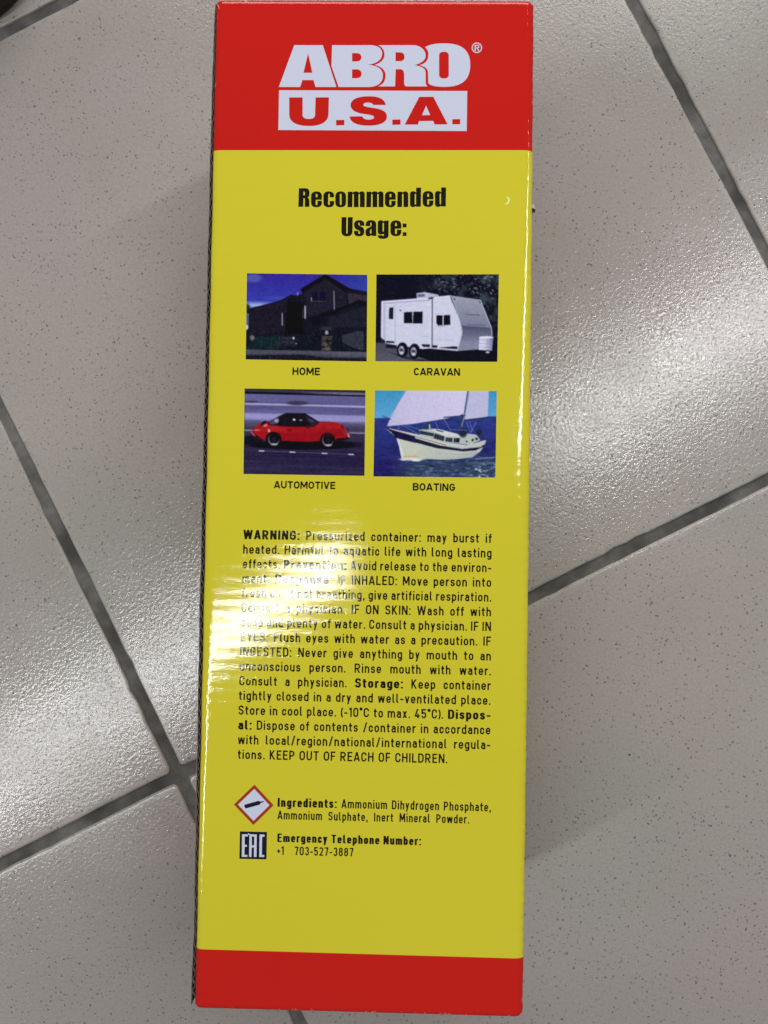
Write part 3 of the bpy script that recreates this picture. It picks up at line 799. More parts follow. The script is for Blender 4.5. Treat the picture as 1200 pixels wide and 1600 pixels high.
def glyph_mesh(ch, w, k, res=22, bold=0.0):
    key = (ch, round(w, 3), round(k, 3), round(bold, 3))
    if key in GCACHE: return GCACHE[key]
    strokes, wd, ylo, yhi = glyph(ch, w, k)
    st = 1.0 / res
    x0, x1, y0, y1 = -2 * st - .02 - bold, wd + 2 * st + .04 + bold, ylo - 2 * st, yhi + 2 * st
    nx = int((x1 - x0) / st) + 1; ny = int((y1 - y0) / st) + 1
    gx = x0 + st * np.arange(nx + 1); gy = y0 + st * np.arange(ny + 1)
    PX0, PY = np.meshgrid(gx, gy)
    f = np.full(PX0.shape, -1.0)
    shifts = [0.0] if bold == 0 else [-bold / 2, 0.0, bold / 2]
    for PX, s in [(PX0 + sh, s_) for sh in shifts for s_ in strokes]:
        for i in range(len(s) - 1):
            ax, ay = s[i]; bx, by = s[i + 1]
            L = math.hypot(bx - ax, by - ay)
            if L < 1e-7: continue
            ux, uy = (bx - ax) / L, (by - ay) / L
            t = (PX - ax) * ux + (PY - ay) * uy; q = np.abs(-(PX - ax) * uy + (PY - ay) * ux)
            f = np.maximum(f, np.minimum(np.minimum(w / 2 - q, t), L - t))
        closed = math.dist(s[0], s[-1]) < 1e-4
        for i in range(0 if closed else 1, len(s) - 1):
            f = np.maximum(f, w / 2 - np.hypot(PX - s[i][0], PY - s[i][1]))
    f = np.minimum(f, np.minimum(PY - ylo, yhi - PY))
    V = []; F = []; vid = {}
    def vert(x, y):
        kk_ = (round(x, 5), round(y, 5))
        if kk_ not in vid: vid[kk_] = len(V); V.append(kk_)
        return vid[kk_]
    for j in range(ny):
        run = None
        for i in range(nx + 1):
            full = False
            if i < nx:
                c = [(gx[i], gy[j], f[j, i]), (gx[i + 1], gy[j], f[j, i + 1]), (gx[i + 1], gy[j + 1], f[j + 1, i + 1]), (gx[i], gy[j + 1], f[j + 1, i])]
                pos = [q[2] > 0 for q in c]
                full = all(pos)
            if full:
                if run is None: run = i
                continue
            if run is not None:
                F.append((vert(gx[run], gy[j]), vert(gx[i], gy[j]), vert(gx[i], gy[j + 1]), vert(gx[run], gy[j + 1])))
                run = None
            if i < nx and any(pos):
                poly = []
                for a in range(4):
                    p, q = c[a], c[(a + 1) % 4]
                    if p[2] > 0: poly.append((p[0], p[1]))
                    if (p[2] > 0) != (q[2] > 0):
                        u = p[2] / (p[2] - q[2]); poly.append((p[0] + (q[0] - p[0]) * u, p[1] + (q[1] - p[1]) * u))
                ids = []
                for q in poly:
                    a = vert(*q)
                    if a not in ids: ids.append(a)
                if len(ids) >= 3: F.append(tuple(ids))
    GCACHE[key] = (np.array(V) + np.array([bold / 2, 0]), F, wd + bold)
    return GCACHE[key]


def word_width(word, w, k, gap, bold=0.0):
    return sum(glyph_mesh(c, w, k, bold=bold)[2] for c in word) + gap * (len(word) - 1)


def text_line(name, words, x0, x1, base, cap, mat=M_INK, k=1.0, gap=0.17, space=0.26, wr=0.150, wb=0.225, skew=0.0, **props):
    """words: list of (string, bold); stretched between x0 and x1 (mm) by widening the gaps between words"""
    V = []; F = []
    ws = [word_width(t, wb if bd else wr, k, gap, BOLD if bd else 0.0) for t, bd in words]
    total = sum(ws)
    n = len(words)
    avail = (x1 - x0) / cap
    if n > 1:
        sp = (avail - total) / (n - 1)
    else:
        sp = 0
    sx = 1.0
    if n > 1 and sp < 0.44:
        sx = avail / (total + 0.44 * (n - 1)); sp = 0.44
    if n == 1:
        sx = avail / total
    x = 0.0
    z = (BOX_H + INKZ) * MM
    for (t, bd), wd in zip(words, ws):
        for c in t:
            gv_, gf_, gw = glyph_mesh(c, wb if bd else wr, k, bold=BOLD if bd else 0.0)
            b = len(V)
            for p in gv_:
                X_ = (x + p[0]) * sx * cap + x0
                V.append((X_ * MM, (base + p[1] * cap + skew * (X_ - x0)) * MM, z))
            F += [tuple(b + q for q in ff) for ff in gf_]
            x += gw + gap
        x += sp - gap
    return mesh_obj(name, V, F, mat, panel, **props)


def parse_words(s):
    out = []; bold = False
    for t in s.split():
        if t.startswith('*'): bold = True; t = t[1:]
        endb = t.endswith('*')
        if endb: t = t[:-1]
        out.append((t, bold))
        if endb: bold = False
    return out


path_print('brand_lettering', ART['LOGO'], M_WHITE, label='large white heavy capitals reading ABRO on red')
path_print('registered_mark', ART['REG'], M_WHITE)
path_print('white_plate', [quad(-29.5, 114.95, 29.38, 127.6)], M_WHITE)
path_print('plate_lettering', ART['USA'], M_RED, 2, label='red wide capitals reading U.S.A. on the white plate')
path_print('heading_text', ART['HEAD1'], M_INK, label='black heading word Recommended')
path_print('heading_text', ART['HEAD2'], M_INK, label='black heading word Usage:')
text_line('caption_text', parse_words('HOME'), -23.65, -15.10, 37.95, 2.38, k=1.36, gap=.13, wr=.205, label='black caption HOME')
text_line('caption_text', parse_words('CARAVAN'), 14.0, 28.28, 38.30, 2.34, k=1.36, gap=.10, wr=.205, label='black caption CARAVAN')
text_line('caption_text', parse_words('AUTOMOTIVE'), -28.75, -9.70, 2.66, 2.28, k=1.36, gap=.11, wr=.205, label='black caption AUTOMOTIVE')
text_line('caption_text', parse_words('BOATING'), 14.2, 27.26, 2.60, 2.32, k=1.36, gap=.12, wr=.205, label='black caption BOATING')

BODY = [('*WARNING:* Pressurized container: may burst if', -37.96, 38.64),
        ('heated. Harmful to aquatic life with long lasting', -37.9, 38.7),
        ('effects. *Prevention:* Avoid release to the environ-', -37.9, 38.65),
        ('ment. *Response:* IF INHALED: Move person into', -38.0, 38.7),
        ('fresh air. If not breathing, give artificial respiration.', -38.05, 38.75),
        ('Consult a physician. IF ON SKIN: Wash off with', -38.1, 38.75),
        ('soap and plenty of water. Consult a physician. IF IN', -38.12, 38.8),
        ('EYES: Flush eyes with water as a precaution. IF', -38.15, 38.82),
        ('INGESTED: Never give anything by mouth to an', -38.2, 38.88),
        ('unconscious person. Rinse mouth with water.', -38.25, 38.92),
        ('Consult a physician. *Storage:* Keep container', -38.28, 38.9),
        ('tightly closed in a dry and well-ventilated place.', -38.33, 38.9),
        ('Store in cool place. (-10\u00b0C to max. 45\u00b0C). *Dispos-*', -38.36, 39.0),
        ('*al:* Dispose of contents /container in accordance', -38.36, 39.0),
        ('with local/region/national/international regula-', -38.34, 39.0),
        ('tions. KEEP OUT OF REACH OF CHILDREN.', -38.3, 26.0)]
for i, (s, xa, xb) in enumerate(BODY):
    text_line('warning_text_line', parse_words(s), xa, xb, -13.2 - 4.498 * i, 2.86, k=1.0, gap=.155, wr=.158, wb=.158)
text_line('ingredients_text_line', parse_words('*Ingredients:* Ammonium Dihydrogen Phosphate,'), -25.75, 39.43, -94.95, 2.72, k=0.88, gap=.14, wr=.152, wb=.152)
text_line('ingredients_text_line', parse_words('Ammonium Sulphate, Inert Mineral Powder.'), -25.7, 32.86, -98.75, 2.66, k=0.88, gap=.14, wr=.152, wb=.152)
text_line('telephone_text_line', parse_words('*Emergency Telephone Number:*'), -25.62, 18.34, -105.62, 2.58, k=0.88, gap=.14, wr=.152, wb=.152)
text_line('telephone_text_line', parse_words('+1 703-527-3887'), -25.63, -2.3, -109.5, 2.60, k=0.88, gap=.14, wr=.152, wb=.152)

path_print('pictogram_border', ['M-33,-88.4 L-26.98,-94.53 L-33.06,-100.65 L-39.19,-94.57 Z'], M_DKRED, 1, label='red diamond hazard border')
path_print('pictogram_field', ['M-33,-89.65 L-28.22,-94.53 L-33.06,-99.4 L-37.95,-94.56 Z'], M_WHITE, 2, label='white diamond field')
path_print('gas_cylinder_symbol', ART['CYL'], M_NAVY, 3)
path_print('conformity_plate', [quad(-37.17, -110.98, -28.86, -102.69)], M_NAVY, 1, label='small black square plate')
path_print('conformity_letters', ART['EAC'], M_WHITE, 2, label='white narrow letters EAC')
# pale crescent: the glint on a small raised scuff, painted as colour
path_print('scuff_glint', ['M41.9,94.1 C42.6,94.5 43.2,93.9 43.0,93.0 C42.8,92.3 42.2,91.9 41.7,91.9 C41.6,92.3 41.9,92.4 42.2,92.6 C42.7,93.0 42.6,93.8 42.1,93.8 Z'],
           make_ink('painted_glint', (0.85, 0.82, 0.40)))

# ------------------------------------------------------------------ the four printed pictures
PW, PH, SS = 236, 170, 2


def lin(c):
    c = np.asarray(c, float) / 255.0
    return np.where(c <= .04045, c / 12.92, ((c + .055) / 1.055) ** 2.4)


class Paint:
    """paints a small picture; all coordinates are in an enlarged drawing frame fitted to the print"""
    def __init__(self, tl, tr, bl, seed):
        self.w, self.h = PW * SS, PH * SS
        jj, ii = np.meshgrid(np.arange(self.w), np.arange(self.h))
        u = (jj + .5) / self.w; v = (ii + .5) / self.h
        self.X = tl[0] + u * (tr[0] - tl[0]) + v * (bl[0] - tl[0])
        self.Y = tl[1] + u * (tr[1] - tl[1]) + v * (bl[1] - tl[1])
        self.u, self.v = u, v
        self.c = np.zeros((self.h, self.w, 3))
        self.r = np.random.default_rng(seed)

    def noise(self, sx, sy=None, amp=1.0, octv=3):
        sy = sy or sx
        out = np.zeros((self.h, self.w)); a = 1.0; tot = 0
        for o in range(octv):
            nx = max(2, int(1080 / sx * 2 ** o) + 2); ny = max(2, int(780 / sy * 2 ** o) + 2)
            g = self.r.uniform(-1, 1, (ny, nx))
            fx = self.u * (nx - 1.001); fy = self.v * (ny - 1.001)
            ix = fx.astype(int); iy = fy.astype(int); tx = fx - ix; ty = fy - iy
            tx = tx * tx * (3 - 2 * tx); ty = ty * ty * (3 - 2 * ty)
            out += a * ((g[iy, ix] * (1 - tx) + g[iy, ix + 1] * tx) * (1 - ty) + (g[iy + 1, ix] * (1 - tx) + g[iy + 1, ix + 1] * tx) * ty)
            tot += a; a *= .55
        return out / tot * amp

    def put(self, mask, col, alpha=1.0):
        a = (mask * alpha)[..., None]
        col = np.asarray(col, float)
        self.c = self.c * (1 - a) + col * a

    def mask_poly(self, pts):
        m = np.zeros((self.h, self.w), bool)
        n = len(pts)
        for i in range(n):
            x0, y0 = pts[i]; x1, y1 = pts[(i + 1) % n]
            if y0 == y1: continue
            cond = (self.Y > min(y0, y1)) & (self.Y <= max(y0, y1))
            xx = x0 + (self.Y - y0) * (x1 - x0) / (y1 - y0)
            m ^= cond & (self.X < xx)
        return m.astype(float)

    def poly(self, pts, col, alpha=1.0): self.put(self.mask_poly(pts), col, alpha)

    def gpoly(self, pts, c0, c1, axis='y', lo=0, hi=1000, alpha=1.0):
        t = np.clip(((self.Y if axis == 'y' else self.X) - lo) / (hi - lo), 0, 1)[..., None]
        self.put(self.mask_poly(pts), np.asarray(c0, float) * (1 - t) + np.asarray(c1, float) * t, alpha)

    def ell(self, cx, cy, rx, ry, col, alpha=1.0, soft=.08):
        d = np.hypot((self.X - cx) / rx, (self.Y - cy) / ry)
        self.put(np.clip((1 - d) / soft + .5, 0, 1), col, alpha)

    def line(self, pts, wd, col, alpha=1.0):
        d = np.full((self.h, self.w), 1e9)
        for (x0, y0), (x1, y1) in zip(pts[:-1], pts[1:]):
            L2 = max(1e-9, (x1 - x0) ** 2 + (y1 - y0) ** 2)
            t = np.clip(((self.X - x0) * (x1 - x0) + (self.Y - y0) * (y1 - y0)) / L2, 0, 1)
            d = np.minimum(d, np.hypot(self.X - x0 - t * (x1 - x0), self.Y - y0 - t * (y1 - y0)))
        self.put(np.clip((wd / 2 - d) / 2.2 + .5, 0, 1), col, alpha)

    def speckle(self, mask, amp, sx=8, sy=None):
        n = self.noise(sx, sy, amp, 2)
        self.c = self.c + (n * mask)[..., None] * np.array([1, 1, 1.1])

    def result(self):
        c = np.clip(self.c, 0, 255)
        c = c.reshape(PH, SS, PW, SS, 3).mean((1, 3)) + self.r.normal(0, 5.0, (PH, PW, 1))
        c = np.clip(c, 0, 255)
        # the softness of a small litho print
        k = np.array([.2, .6, .2])
        p = np.pad(c, ((1, 1), (1, 1), (0, 0)), 'edge')
        c = k[0] * p[:-2, 1:-1] + k[1] * p[1:-1, 1:-1] + k[2] * p[2:, 1:-1]
        p = np.pad(c, ((0, 0), (1, 1), (0, 0)), 'edge')
        c = k[0] * p[:, :-2] + k[1] * p[:, 1:-1] + k[2] * p[:, 2:]
        return np.clip(lin(c) * PIC_GAIN - PIC_LIFT, 0.002, 0.9)


PIC_GAIN, PIC_LIFT = 1.08, 0.008


def picture(name, P, tl, tr, br, bl, label):
    """dense sheet carrying the painted colours"""
    rgb = P.result()
    u = (np.arange(PW) / (PW - 1))[None, :, None]; v = (np.arange(PH) / (PH - 1))[:, None, None]
    tl, tr, br, bl = (np.array(q, float) for q in (tl, tr, br, bl))
    xy = (tl * (1 - u) + tr * u) * (1 - v) + (bl * (1 - u) + br * u) * v
    co = np.empty((PH, PW, 3)); co[..., :2] = xy * MM; co[..., 2] = (BOX_H + INKZ) * MM
    me = bpy.data.meshes.new(name)
    nv = PW * PH; nf = (PW - 1) * (PH - 1)
    me.vertices.add(nv); me.vertices.foreach_set('co', co.reshape(-1))
    ii, jj = np.meshgrid(np.arange(PH - 1), np.arange(PW - 1), indexing='ij')
    a = ii * PW + jj
    fc = np.stack([a, a + PW, a + PW + 1, a + 1], -1).reshape(-1)
    me.loops.add(nf * 4); me.loops.foreach_set('vertex_index', fc)
    me.polygons.add(nf)
    me.polygons.foreach_set('loop_start', np.arange(nf) * 4)
    me.update(calc_edges=True)
    at = me.color_attributes.new('Print', 'FLOAT_COLOR', 'POINT')
    rgba = np.ones((nv, 4), np.float32); rgba[:, :3] = rgb.reshape(-1, 3)
    at.data.foreach_set('color', rgba.reshape(-1))
    me.materials.append(M_PIC)
    o = bpy.data.objects.new(name, me)
    link(o, panel)
    o['label'] = label
    return o


def paint_house():
    P = Paint((90, 40), (1168, 52), (80, 808), 1)
    t = np.clip((P.Y - 40) / 320, 0, 1)[..., None]
    P.c = np.array([52, 42, 142.]) * (1 - t) + np.array([58, 66, 172.]) * t
    P.put(np.clip((P.X - 850) / 300, 0, 1), (52, 70, 160), .7)
    P.put(np.clip(1 - np.abs(P.Y - 325) / 40, 0, 1) * np.clip((420 - P.X) / 200, 0, 1), (170, 190, 230), .9)
    P.ell(150, 85, 75, 38, (82, 96, 168), .8, .6); P.ell(350, 260, 120, 12, (75, 85, 180), .5, .6)
    dark = (28, 27, 38)
    P.poly([(70, 370), (130, 350), (380, 285), (490, 228), (520, 240), (585, 225), (570, 180), (790, 48), (1010, 175), (1180, 205), (1180, 840), (70, 840)], dark)
    P.poly([(590, 225), (570, 180), (790, 48), (1010, 175), (960, 210), (790, 80), (600, 200)], (20, 19, 28))
    P.poly([(600, 215), (790, 95), (980, 215), (980, 360), (820, 400), (620, 420)], (36, 34, 48))
    P.poly([(990, 215), (1160, 235), (1160, 290), (1090, 270), (1000, 320)], (52, 48, 58))
    P.poly([(740, 400), (1090, 285), (1160, 300), (1160, 330), (1090, 310), (760, 430)], (20, 20, 30))
    P.poly([(820, 430), (1160, 330), (1160, 520), (830, 520)], (34, 35, 47))
    P.poly([(110, 370), (460, 275), (460, 560), (110, 590)], (34, 30, 42))
    P.poly([(455, 290), (600, 300), (590, 610), (430, 610)], (17, 16, 24))
    P.poly([(120, 590), (1160, 560), (1160, 730), (80, 720)], (25, 29, 38))
    P.poly([(670, 205), (795, 205), (795, 285), (670, 285)], (26, 24, 44)); P.line([(732, 205), (732, 285)], 5, (60, 58, 78)); P.line([(665, 287), (800, 290)], 5, (70, 66, 86))
    P.line([(667, 258), (667, 285)], 8, (140, 140, 170)); P.line([(867, 200), (871, 360)], 9, (128, 128, 150)); P.line([(611, 335), (611, 438)], 12, (170, 168, 190))
    P.line([(407, 398), (407, 502)], 8, (170, 168, 185)); P.line([(545, 210), (545, 235)], 7, (150, 160, 200)); P.line([(590, 350), (590, 440)], 5, (80, 78, 90))
    P.poly([(670, 420), (745, 425), (745, 500), (670, 500)], (20, 20, 32))
    P.poly([(940, 590), (1070, 550), (1130, 555), (1130, 725), (1040, 700), (940, 650)], (52, 53, 66))
    P.poly([(380, 600), (520, 600), (530, 690), (390, 690)], (38, 38, 52))
    for y in (612, 650): P.line([(400, y), (510, y + 4)], 7, (56, 56, 72))
    P.put(P.mask_poly([(165, 600), (400, 600), (380, 715), (90, 715)]), (26, 44, 46), .8)
    P.poly([(760, 600), (848, 590), (845, 728), (757, 728)], (62, 60, 60)); P.speckle(P.mask_poly([(760, 590), (848, 590), (845, 728), (757, 728)]), 55, 18)
    P.poly([(788, 560), (802, 540), (816, 560), (816, 582), (788, 582)], (150, 150, 165)); P.ell(800, 530, 60, 18, (50, 60, 64), .6, .8)
    P.ell(508, 616, 9, 12, (190, 190, 195)); P.ell(140, 614, 20, 22, (120, 115, 120), .9, .5); P.ell(530, 664, 6, 6, (150, 150, 150))
    P.poly([(80, 390), (110, 400), (105, 520), (80, 520)], (90, 115, 150), .8); P.ell(90, 522, 14, 22, (200, 200, 210)); P.ell(95, 345, 26, 30, (30, 45, 40), .9, .5)
    P.gpoly([(70, 718), (1180, 735), (1180, 840), (70, 840)], (76, 76, 90), (30, 30, 44), 'y', 750, 800)
    P.poly([(70, 770), (560, 760), (800, 790), (1180, 800), (1180, 840), (70, 840)], (30, 30, 40))
    P.put(np.clip((P.X - 700) / 200, 0, 1) * P.mask_poly([(70, 740), (1180, 738), (1180, 785), (70, 775)]), (92, 90, 104), .6)
    for x in (230, 320, 385): P.line([(x, 590), (x - 25, 800)], 5, (56, 66, 78), .6)
    P.speckle(P.mask_poly([(80, 560), (1180, 560), (1180, 840), (80, 840)]), 9, 14); P.speckle(np.ones_like(P.X), 5, 20)
    return P


def paint_caravan():
    P = Paint((47, 46), (1140, 42), (38, 826), 2)
    P.c[:] = (25, 24, 38)
    fo = np.clip(P.noise(70, 60, 1, 4) * 1.6 + .25, 0, 1) * np.clip((P.X - 380) / 350, 0, 1) * np.clip((620 - P.Y) / 200, 0, 1)
    P.put(fo, (56, 72, 76), .9)
    P.put(np.clip(P.noise(16, 14, 1, 2) * 3 - .9, 0, 1) * np.clip((P.X - 430) / 200, 0, 1) * np.clip((420 - P.Y) / 200, 0, 1), (130, 140, 158), .75)
    P.put(np.clip(P.noise(30, 90, 1, 2) * 2 - .5, 0, 1) * (P.X > 980), (66, 70, 60), .5)
    P.gpoly([(30, 660), (120, 655), (460, 740), (700, 830), (30, 840)], (70, 70, 84), (88, 88, 102), 'y', 660, 826)
    P.poly([(150, 740), (420, 800), (1000, 830), (560, 845), (300, 800)], (32, 31, 44), .7)
    P.poly([(430, 700), (760, 735), (960, 720), (1140, 740), (1140, 850), (650, 850), (420, 780)], (24, 24, 34))
    wh = (199, 201, 224)
    P.poly([(92, 290), (705, 235), (712, 262), (800, 470), (818, 560), (775, 728), (545, 705), (460, 712), (230, 680), (120, 660), (88, 610)], wh)
    P.gpoly([(712, 236), (978, 272), (1075, 520), (1080, 600), (960, 700), (775, 725), (818, 560), (805, 480)], (148, 152, 170), (118, 122, 148), 'y', 260, 520)
    P.gpoly([(805, 500), (1076, 520), (1080, 600), (960, 712), (775, 727), (818, 570)], (82, 84, 110), (128, 132, 156), 'y', 520, 660)
    P.poly([(712, 240), (735, 250), (820, 540), (812, 600), (800, 480)], (158, 160, 180), .8)
    P.line([(975, 275), (1076, 525), (1080, 590)], 7, (190, 190, 212)); P.line([(710, 238), (975, 275)], 8, (150, 152, 172))
    P.line([(845, 402), (970, 407)], 8, (92, 94, 116)); P.line([(870, 494), (1012, 496)], 9, (98, 100, 122)); P.line([(742, 262), (746, 270)], 12, (60, 62, 80)); P.line([(970, 290), (974, 298)], 10, (60, 62, 80))
    P.poly([(408, 215), (480, 205), (600, 228), (606, 242), (408, 262)], (180, 182, 210)); P.poly([(416, 226), (480, 220), (480, 246), (416, 250)], (98, 100, 124))
    P.line([(100, 292), (520, 258), (705, 238)], 11, (210, 210, 236)); P.line([(120, 308), (520, 276)], 5, (130, 130, 160)); P.line([(98, 300), (96, 640)], 10, (206, 206, 232)); P.line([(118, 300), (118, 640)], 5, (140, 140, 168))
    P.line([(547, 260), (547, 700)], 9, (70, 70, 96)); P.line([(536, 262), (532, 690)], 6, (214, 214, 238)); P.line([(520, 262), (550, 256)], 16, (60, 60, 84))
    P.poly([(163, 344), (200, 342), (199, 446), (161, 446)], (34, 34, 52)); P.line([(218, 315), (216, 660)], 4, (150, 150, 180)); P.line([(132, 320), (130, 640)], 4, (170, 170, 198))
    P.poly([(296, 384), (370, 382), (370, 484), (294, 484)], (20, 20, 34)); P.poly([(378, 381), (462, 378), (460, 484), (376, 485)], (20, 20, 34))
    P.poly([(584, 410), (640, 410), (640, 505), (600, 505), (584, 480)], (20, 20, 34)); P.poly([(650, 410), (708, 408), (708, 496), (648, 498)], (20, 20, 34)); P.poly([(600, 500), (670, 496), (668, 514), (600, 514)], (168, 168, 196), .8)
    P.line([(255, 330), (275, 320)], 14, (212, 212, 235)); P.line([(500, 314), (528, 314)], 14, (212, 212, 235)); P.line([(252, 340), (278, 328)], 4, (140, 140, 170)); P.line([(258, 366), (266, 372)], 12, (96, 96, 120))
    P.line([(450, 597), (522, 602)], 4, (160, 160, 186)); P.line([(595, 628), (730, 632)], 4, (168, 168, 192))
    P.poly([(136, 642), (210, 646), (210, 662), (136, 658)], (24, 24, 36)); P.poly([(88, 608), (100, 620), (128, 640), (128, 664), (92, 660)], (40, 40, 60))
    P.poly([(132, 676), (232, 682), (230, 710), (135, 702)], (30, 29, 40)); P.poly([(452, 668), (530, 672), (526, 696), (462, 692)], (40, 40, 60)); P.poly([(550, 676), (598, 680), (590, 702), (550, 698)], (44, 44, 64)); P.poly([(735, 686), (778, 688), (770, 712), (600, 700)], (36, 36, 54))
    P.line([(540, 706), (775, 724)], 6, (180, 180, 208)); P.line([(350, 655), (430, 680), (462, 706)], 8, (200, 200, 226)); P.line([(235, 690), (265, 650), (310, 652), (340, 690)], 8, (196, 196, 222))
    for cx, cy in ((282, 722), (390, 732)):
        P.ell(cx, cy, 50, 68, (22, 21, 32)); P.ell(cx - 8, cy + 4, 27, 42, (128, 128, 150)); P.ell(cx - 8, cy + 2, 14, 22, (56, 56, 72)); P.ell(cx - 8, cy + 24, 15, 12, (205, 205, 225), .9, .4); P.ell(cx - 6, cy - 20, 12, 10, (180, 180, 205), .8, .5)
    P.gpoly([(966, 600), (1092, 600), (1080, 722), (964, 716)], (202, 202, 228), (120, 120, 156), 'x', 1010, 1092); P.ell(1030, 604, 64, 10, (214, 214, 236))
    for y in (628, 660, 690): P.line([(966, y), (1084, y + 2)], 3, (130, 130, 160))
    P.ell(1042, 736, 18, 8, (190, 190, 205))
    P.speckle(np.ones_like(P.X), 6, 16)
    return P


def paint_car():
    P = Paint((70, 37), (1148, 58), (58, 803), 3)
    sk = P.Y - (P.X - 70) * .03
    stops = [(35, (40, 38, 52)), (58, (66, 64, 84)), (70, (24, 22, 40)), (82, (24, 22, 42)), (88, (98, 94, 140)), (165, (92, 88, 138)), (170, (170, 168, 208)), (182, (150, 148, 190)), (188, (84, 80, 126)), (250, (96, 92, 142)), (262, (146, 142, 192)), (300, (150, 145, 200)), (318, (120, 116, 168)), (328, (84, 82, 112)), (400, (62, 58, 84)), (412, (150, 148, 168)), (420, (58, 54, 80)), (520, (44, 38, 66)), (640, (44, 38, 68)), (830, (50, 45, 74))]
    ys = [s[0] for s in stops]
    for i in range(3): P.c[..., i] = np.interp(sk, ys, [s[1][i] for s in stops])
    P.c[..., :] += P.noise(600, 14, 9, 2)[..., None]
    P.put(np.clip((P.X - 500) / 400, 0, 1) * (np.abs(sk - 62) < 10), (120, 116, 140), .8)
    P.ell(540, 172, 90, 20, (58, 50, 78), .9, .6); P.ell(130, 158, 60, 10, (60, 54, 80), .8, .6)
    P.put(((P.Y > 400) & (P.X > 150) & (P.X < 1000) & (P.Y < 480)).astype(float), (46, 42, 60), .6)
    P.ell(610, 545, 480, 42, (20, 18, 28), 1, .25); P.ell(140, 500, 90, 40, (22, 20, 30), .8, .5)
    red = (158, 28, 35)
    P.poly([(128, 440), (138, 415), (155, 392), (182, 368), (215, 346), (255, 332), (300, 332), (370, 352), (640, 360), (705, 344), (760, 336), (820, 338), (880, 345), (925, 357), (948, 376), (958, 398), (978, 412), (998, 434), (1004, 458), (996, 480), (960, 492), (870, 500), (740, 510), (640, 518), (430, 508), (250, 500), (190, 478), (135, 455)], red)
    P.poly([(300, 440), (940, 430), (960, 470), (740, 508), (640, 516), (400, 505)], (142, 22, 32), .7); P.poly([(720, 345), (930, 362), (945, 400), (760, 392), (650, 385)], (172, 38, 44), .45)
    P.poly([(275, 345), (370, 290), (440, 258), (600, 262), (735, 345), (690, 385), (420, 380), (290, 366)], (30, 26, 34))
    P.poly([(285, 345), (372, 292), (368, 352), (310, 362)], (74, 70, 104)); P.ell(355, 328, 20, 16, (190, 190, 215), .7, .6)
    P.poly([(612, 275), (725, 345), (680, 382), (628, 330)], (44, 38, 60)); P.line([(600, 262), (735, 345)], 9, (26, 20, 30)); P.line([(640, 320), (680, 336)], 10, (98, 92, 130), .7)
    P.poly([(212, 372), (226, 340), (262, 325), (270, 350), (250, 372)], (38, 16, 26)); P.poly([(230, 372), (262, 352), (280, 372), (250, 386)], (214, 130, 120), .9)
    P.ell(512, 320, 12, 9, (210, 214, 205)); P.ell(572, 324, 14, 7, (150, 155, 150), .8, .5); P.ell(288, 416, 9, 14, (232, 200, 195)); P.ell(180, 412, 28, 7, (220, 130, 110), .7, .6)
    P.line([(380, 378), (640, 384), (705, 372)], 6, (80, 14, 24)); P.ell(470, 412, 20, 9, (96, 16, 26), .9, .5); P.ell(634, 384, 20, 16, (80, 22, 34), .8, .5)
    P.poly([(120, 440), (140, 430), (200, 470), (240, 500), (180, 492), (128, 460)], (54, 16, 30)); P.line([(130, 432), (160, 460)], 12, (196, 120, 140), .8)
    for cx, cy, rx in ((328, 496, 72), (808, 506, 68)):
        P.ell(cx, cy - 4, rx, 66, (26, 16, 22)); P.ell(cx + 2, cy, 50, 54, (96, 96, 116)); P.ell(cx + 6, cy - 10, 45, 48, (22, 19, 26)); P.ell(cx + 5, cy + 2, 22, 24, (34, 30, 40)); P.ell(cx + 8, cy + 42, 30, 9, (168, 168, 186), .9, .5)
    P.ell(965, 436, 26, 24, (150, 40, 58)); P.line([(990, 448), (998, 474)], 14, (170, 150, 175)); P.ell(938, 386, 12, 22, (112, 20, 30), .8, .5); P.ell(860, 440, 120, 30, (118, 20, 30), .35, .8); P.ell(330, 400, 110, 26, (188, 52, 54), .4, .9)
    P.poly([(880, 490), (1000, 478), (1000, 492), (900, 515)], (34, 14, 24))
    P.line([(200, 596), (1040, 632)], 4, (110, 108, 134), .8)
    for x in (200, 475, 760, 995): P.line([(x, 596 + (x - 200) * .043), (x + 42, 598 + (x - 200) * .043)], 10, (205, 205, 218))
    P.put(((P.X < 74)).astype(float), (40, 38, 60), .4)
    P.speckle(np.ones_like(P.X), 5, 18)
    return P


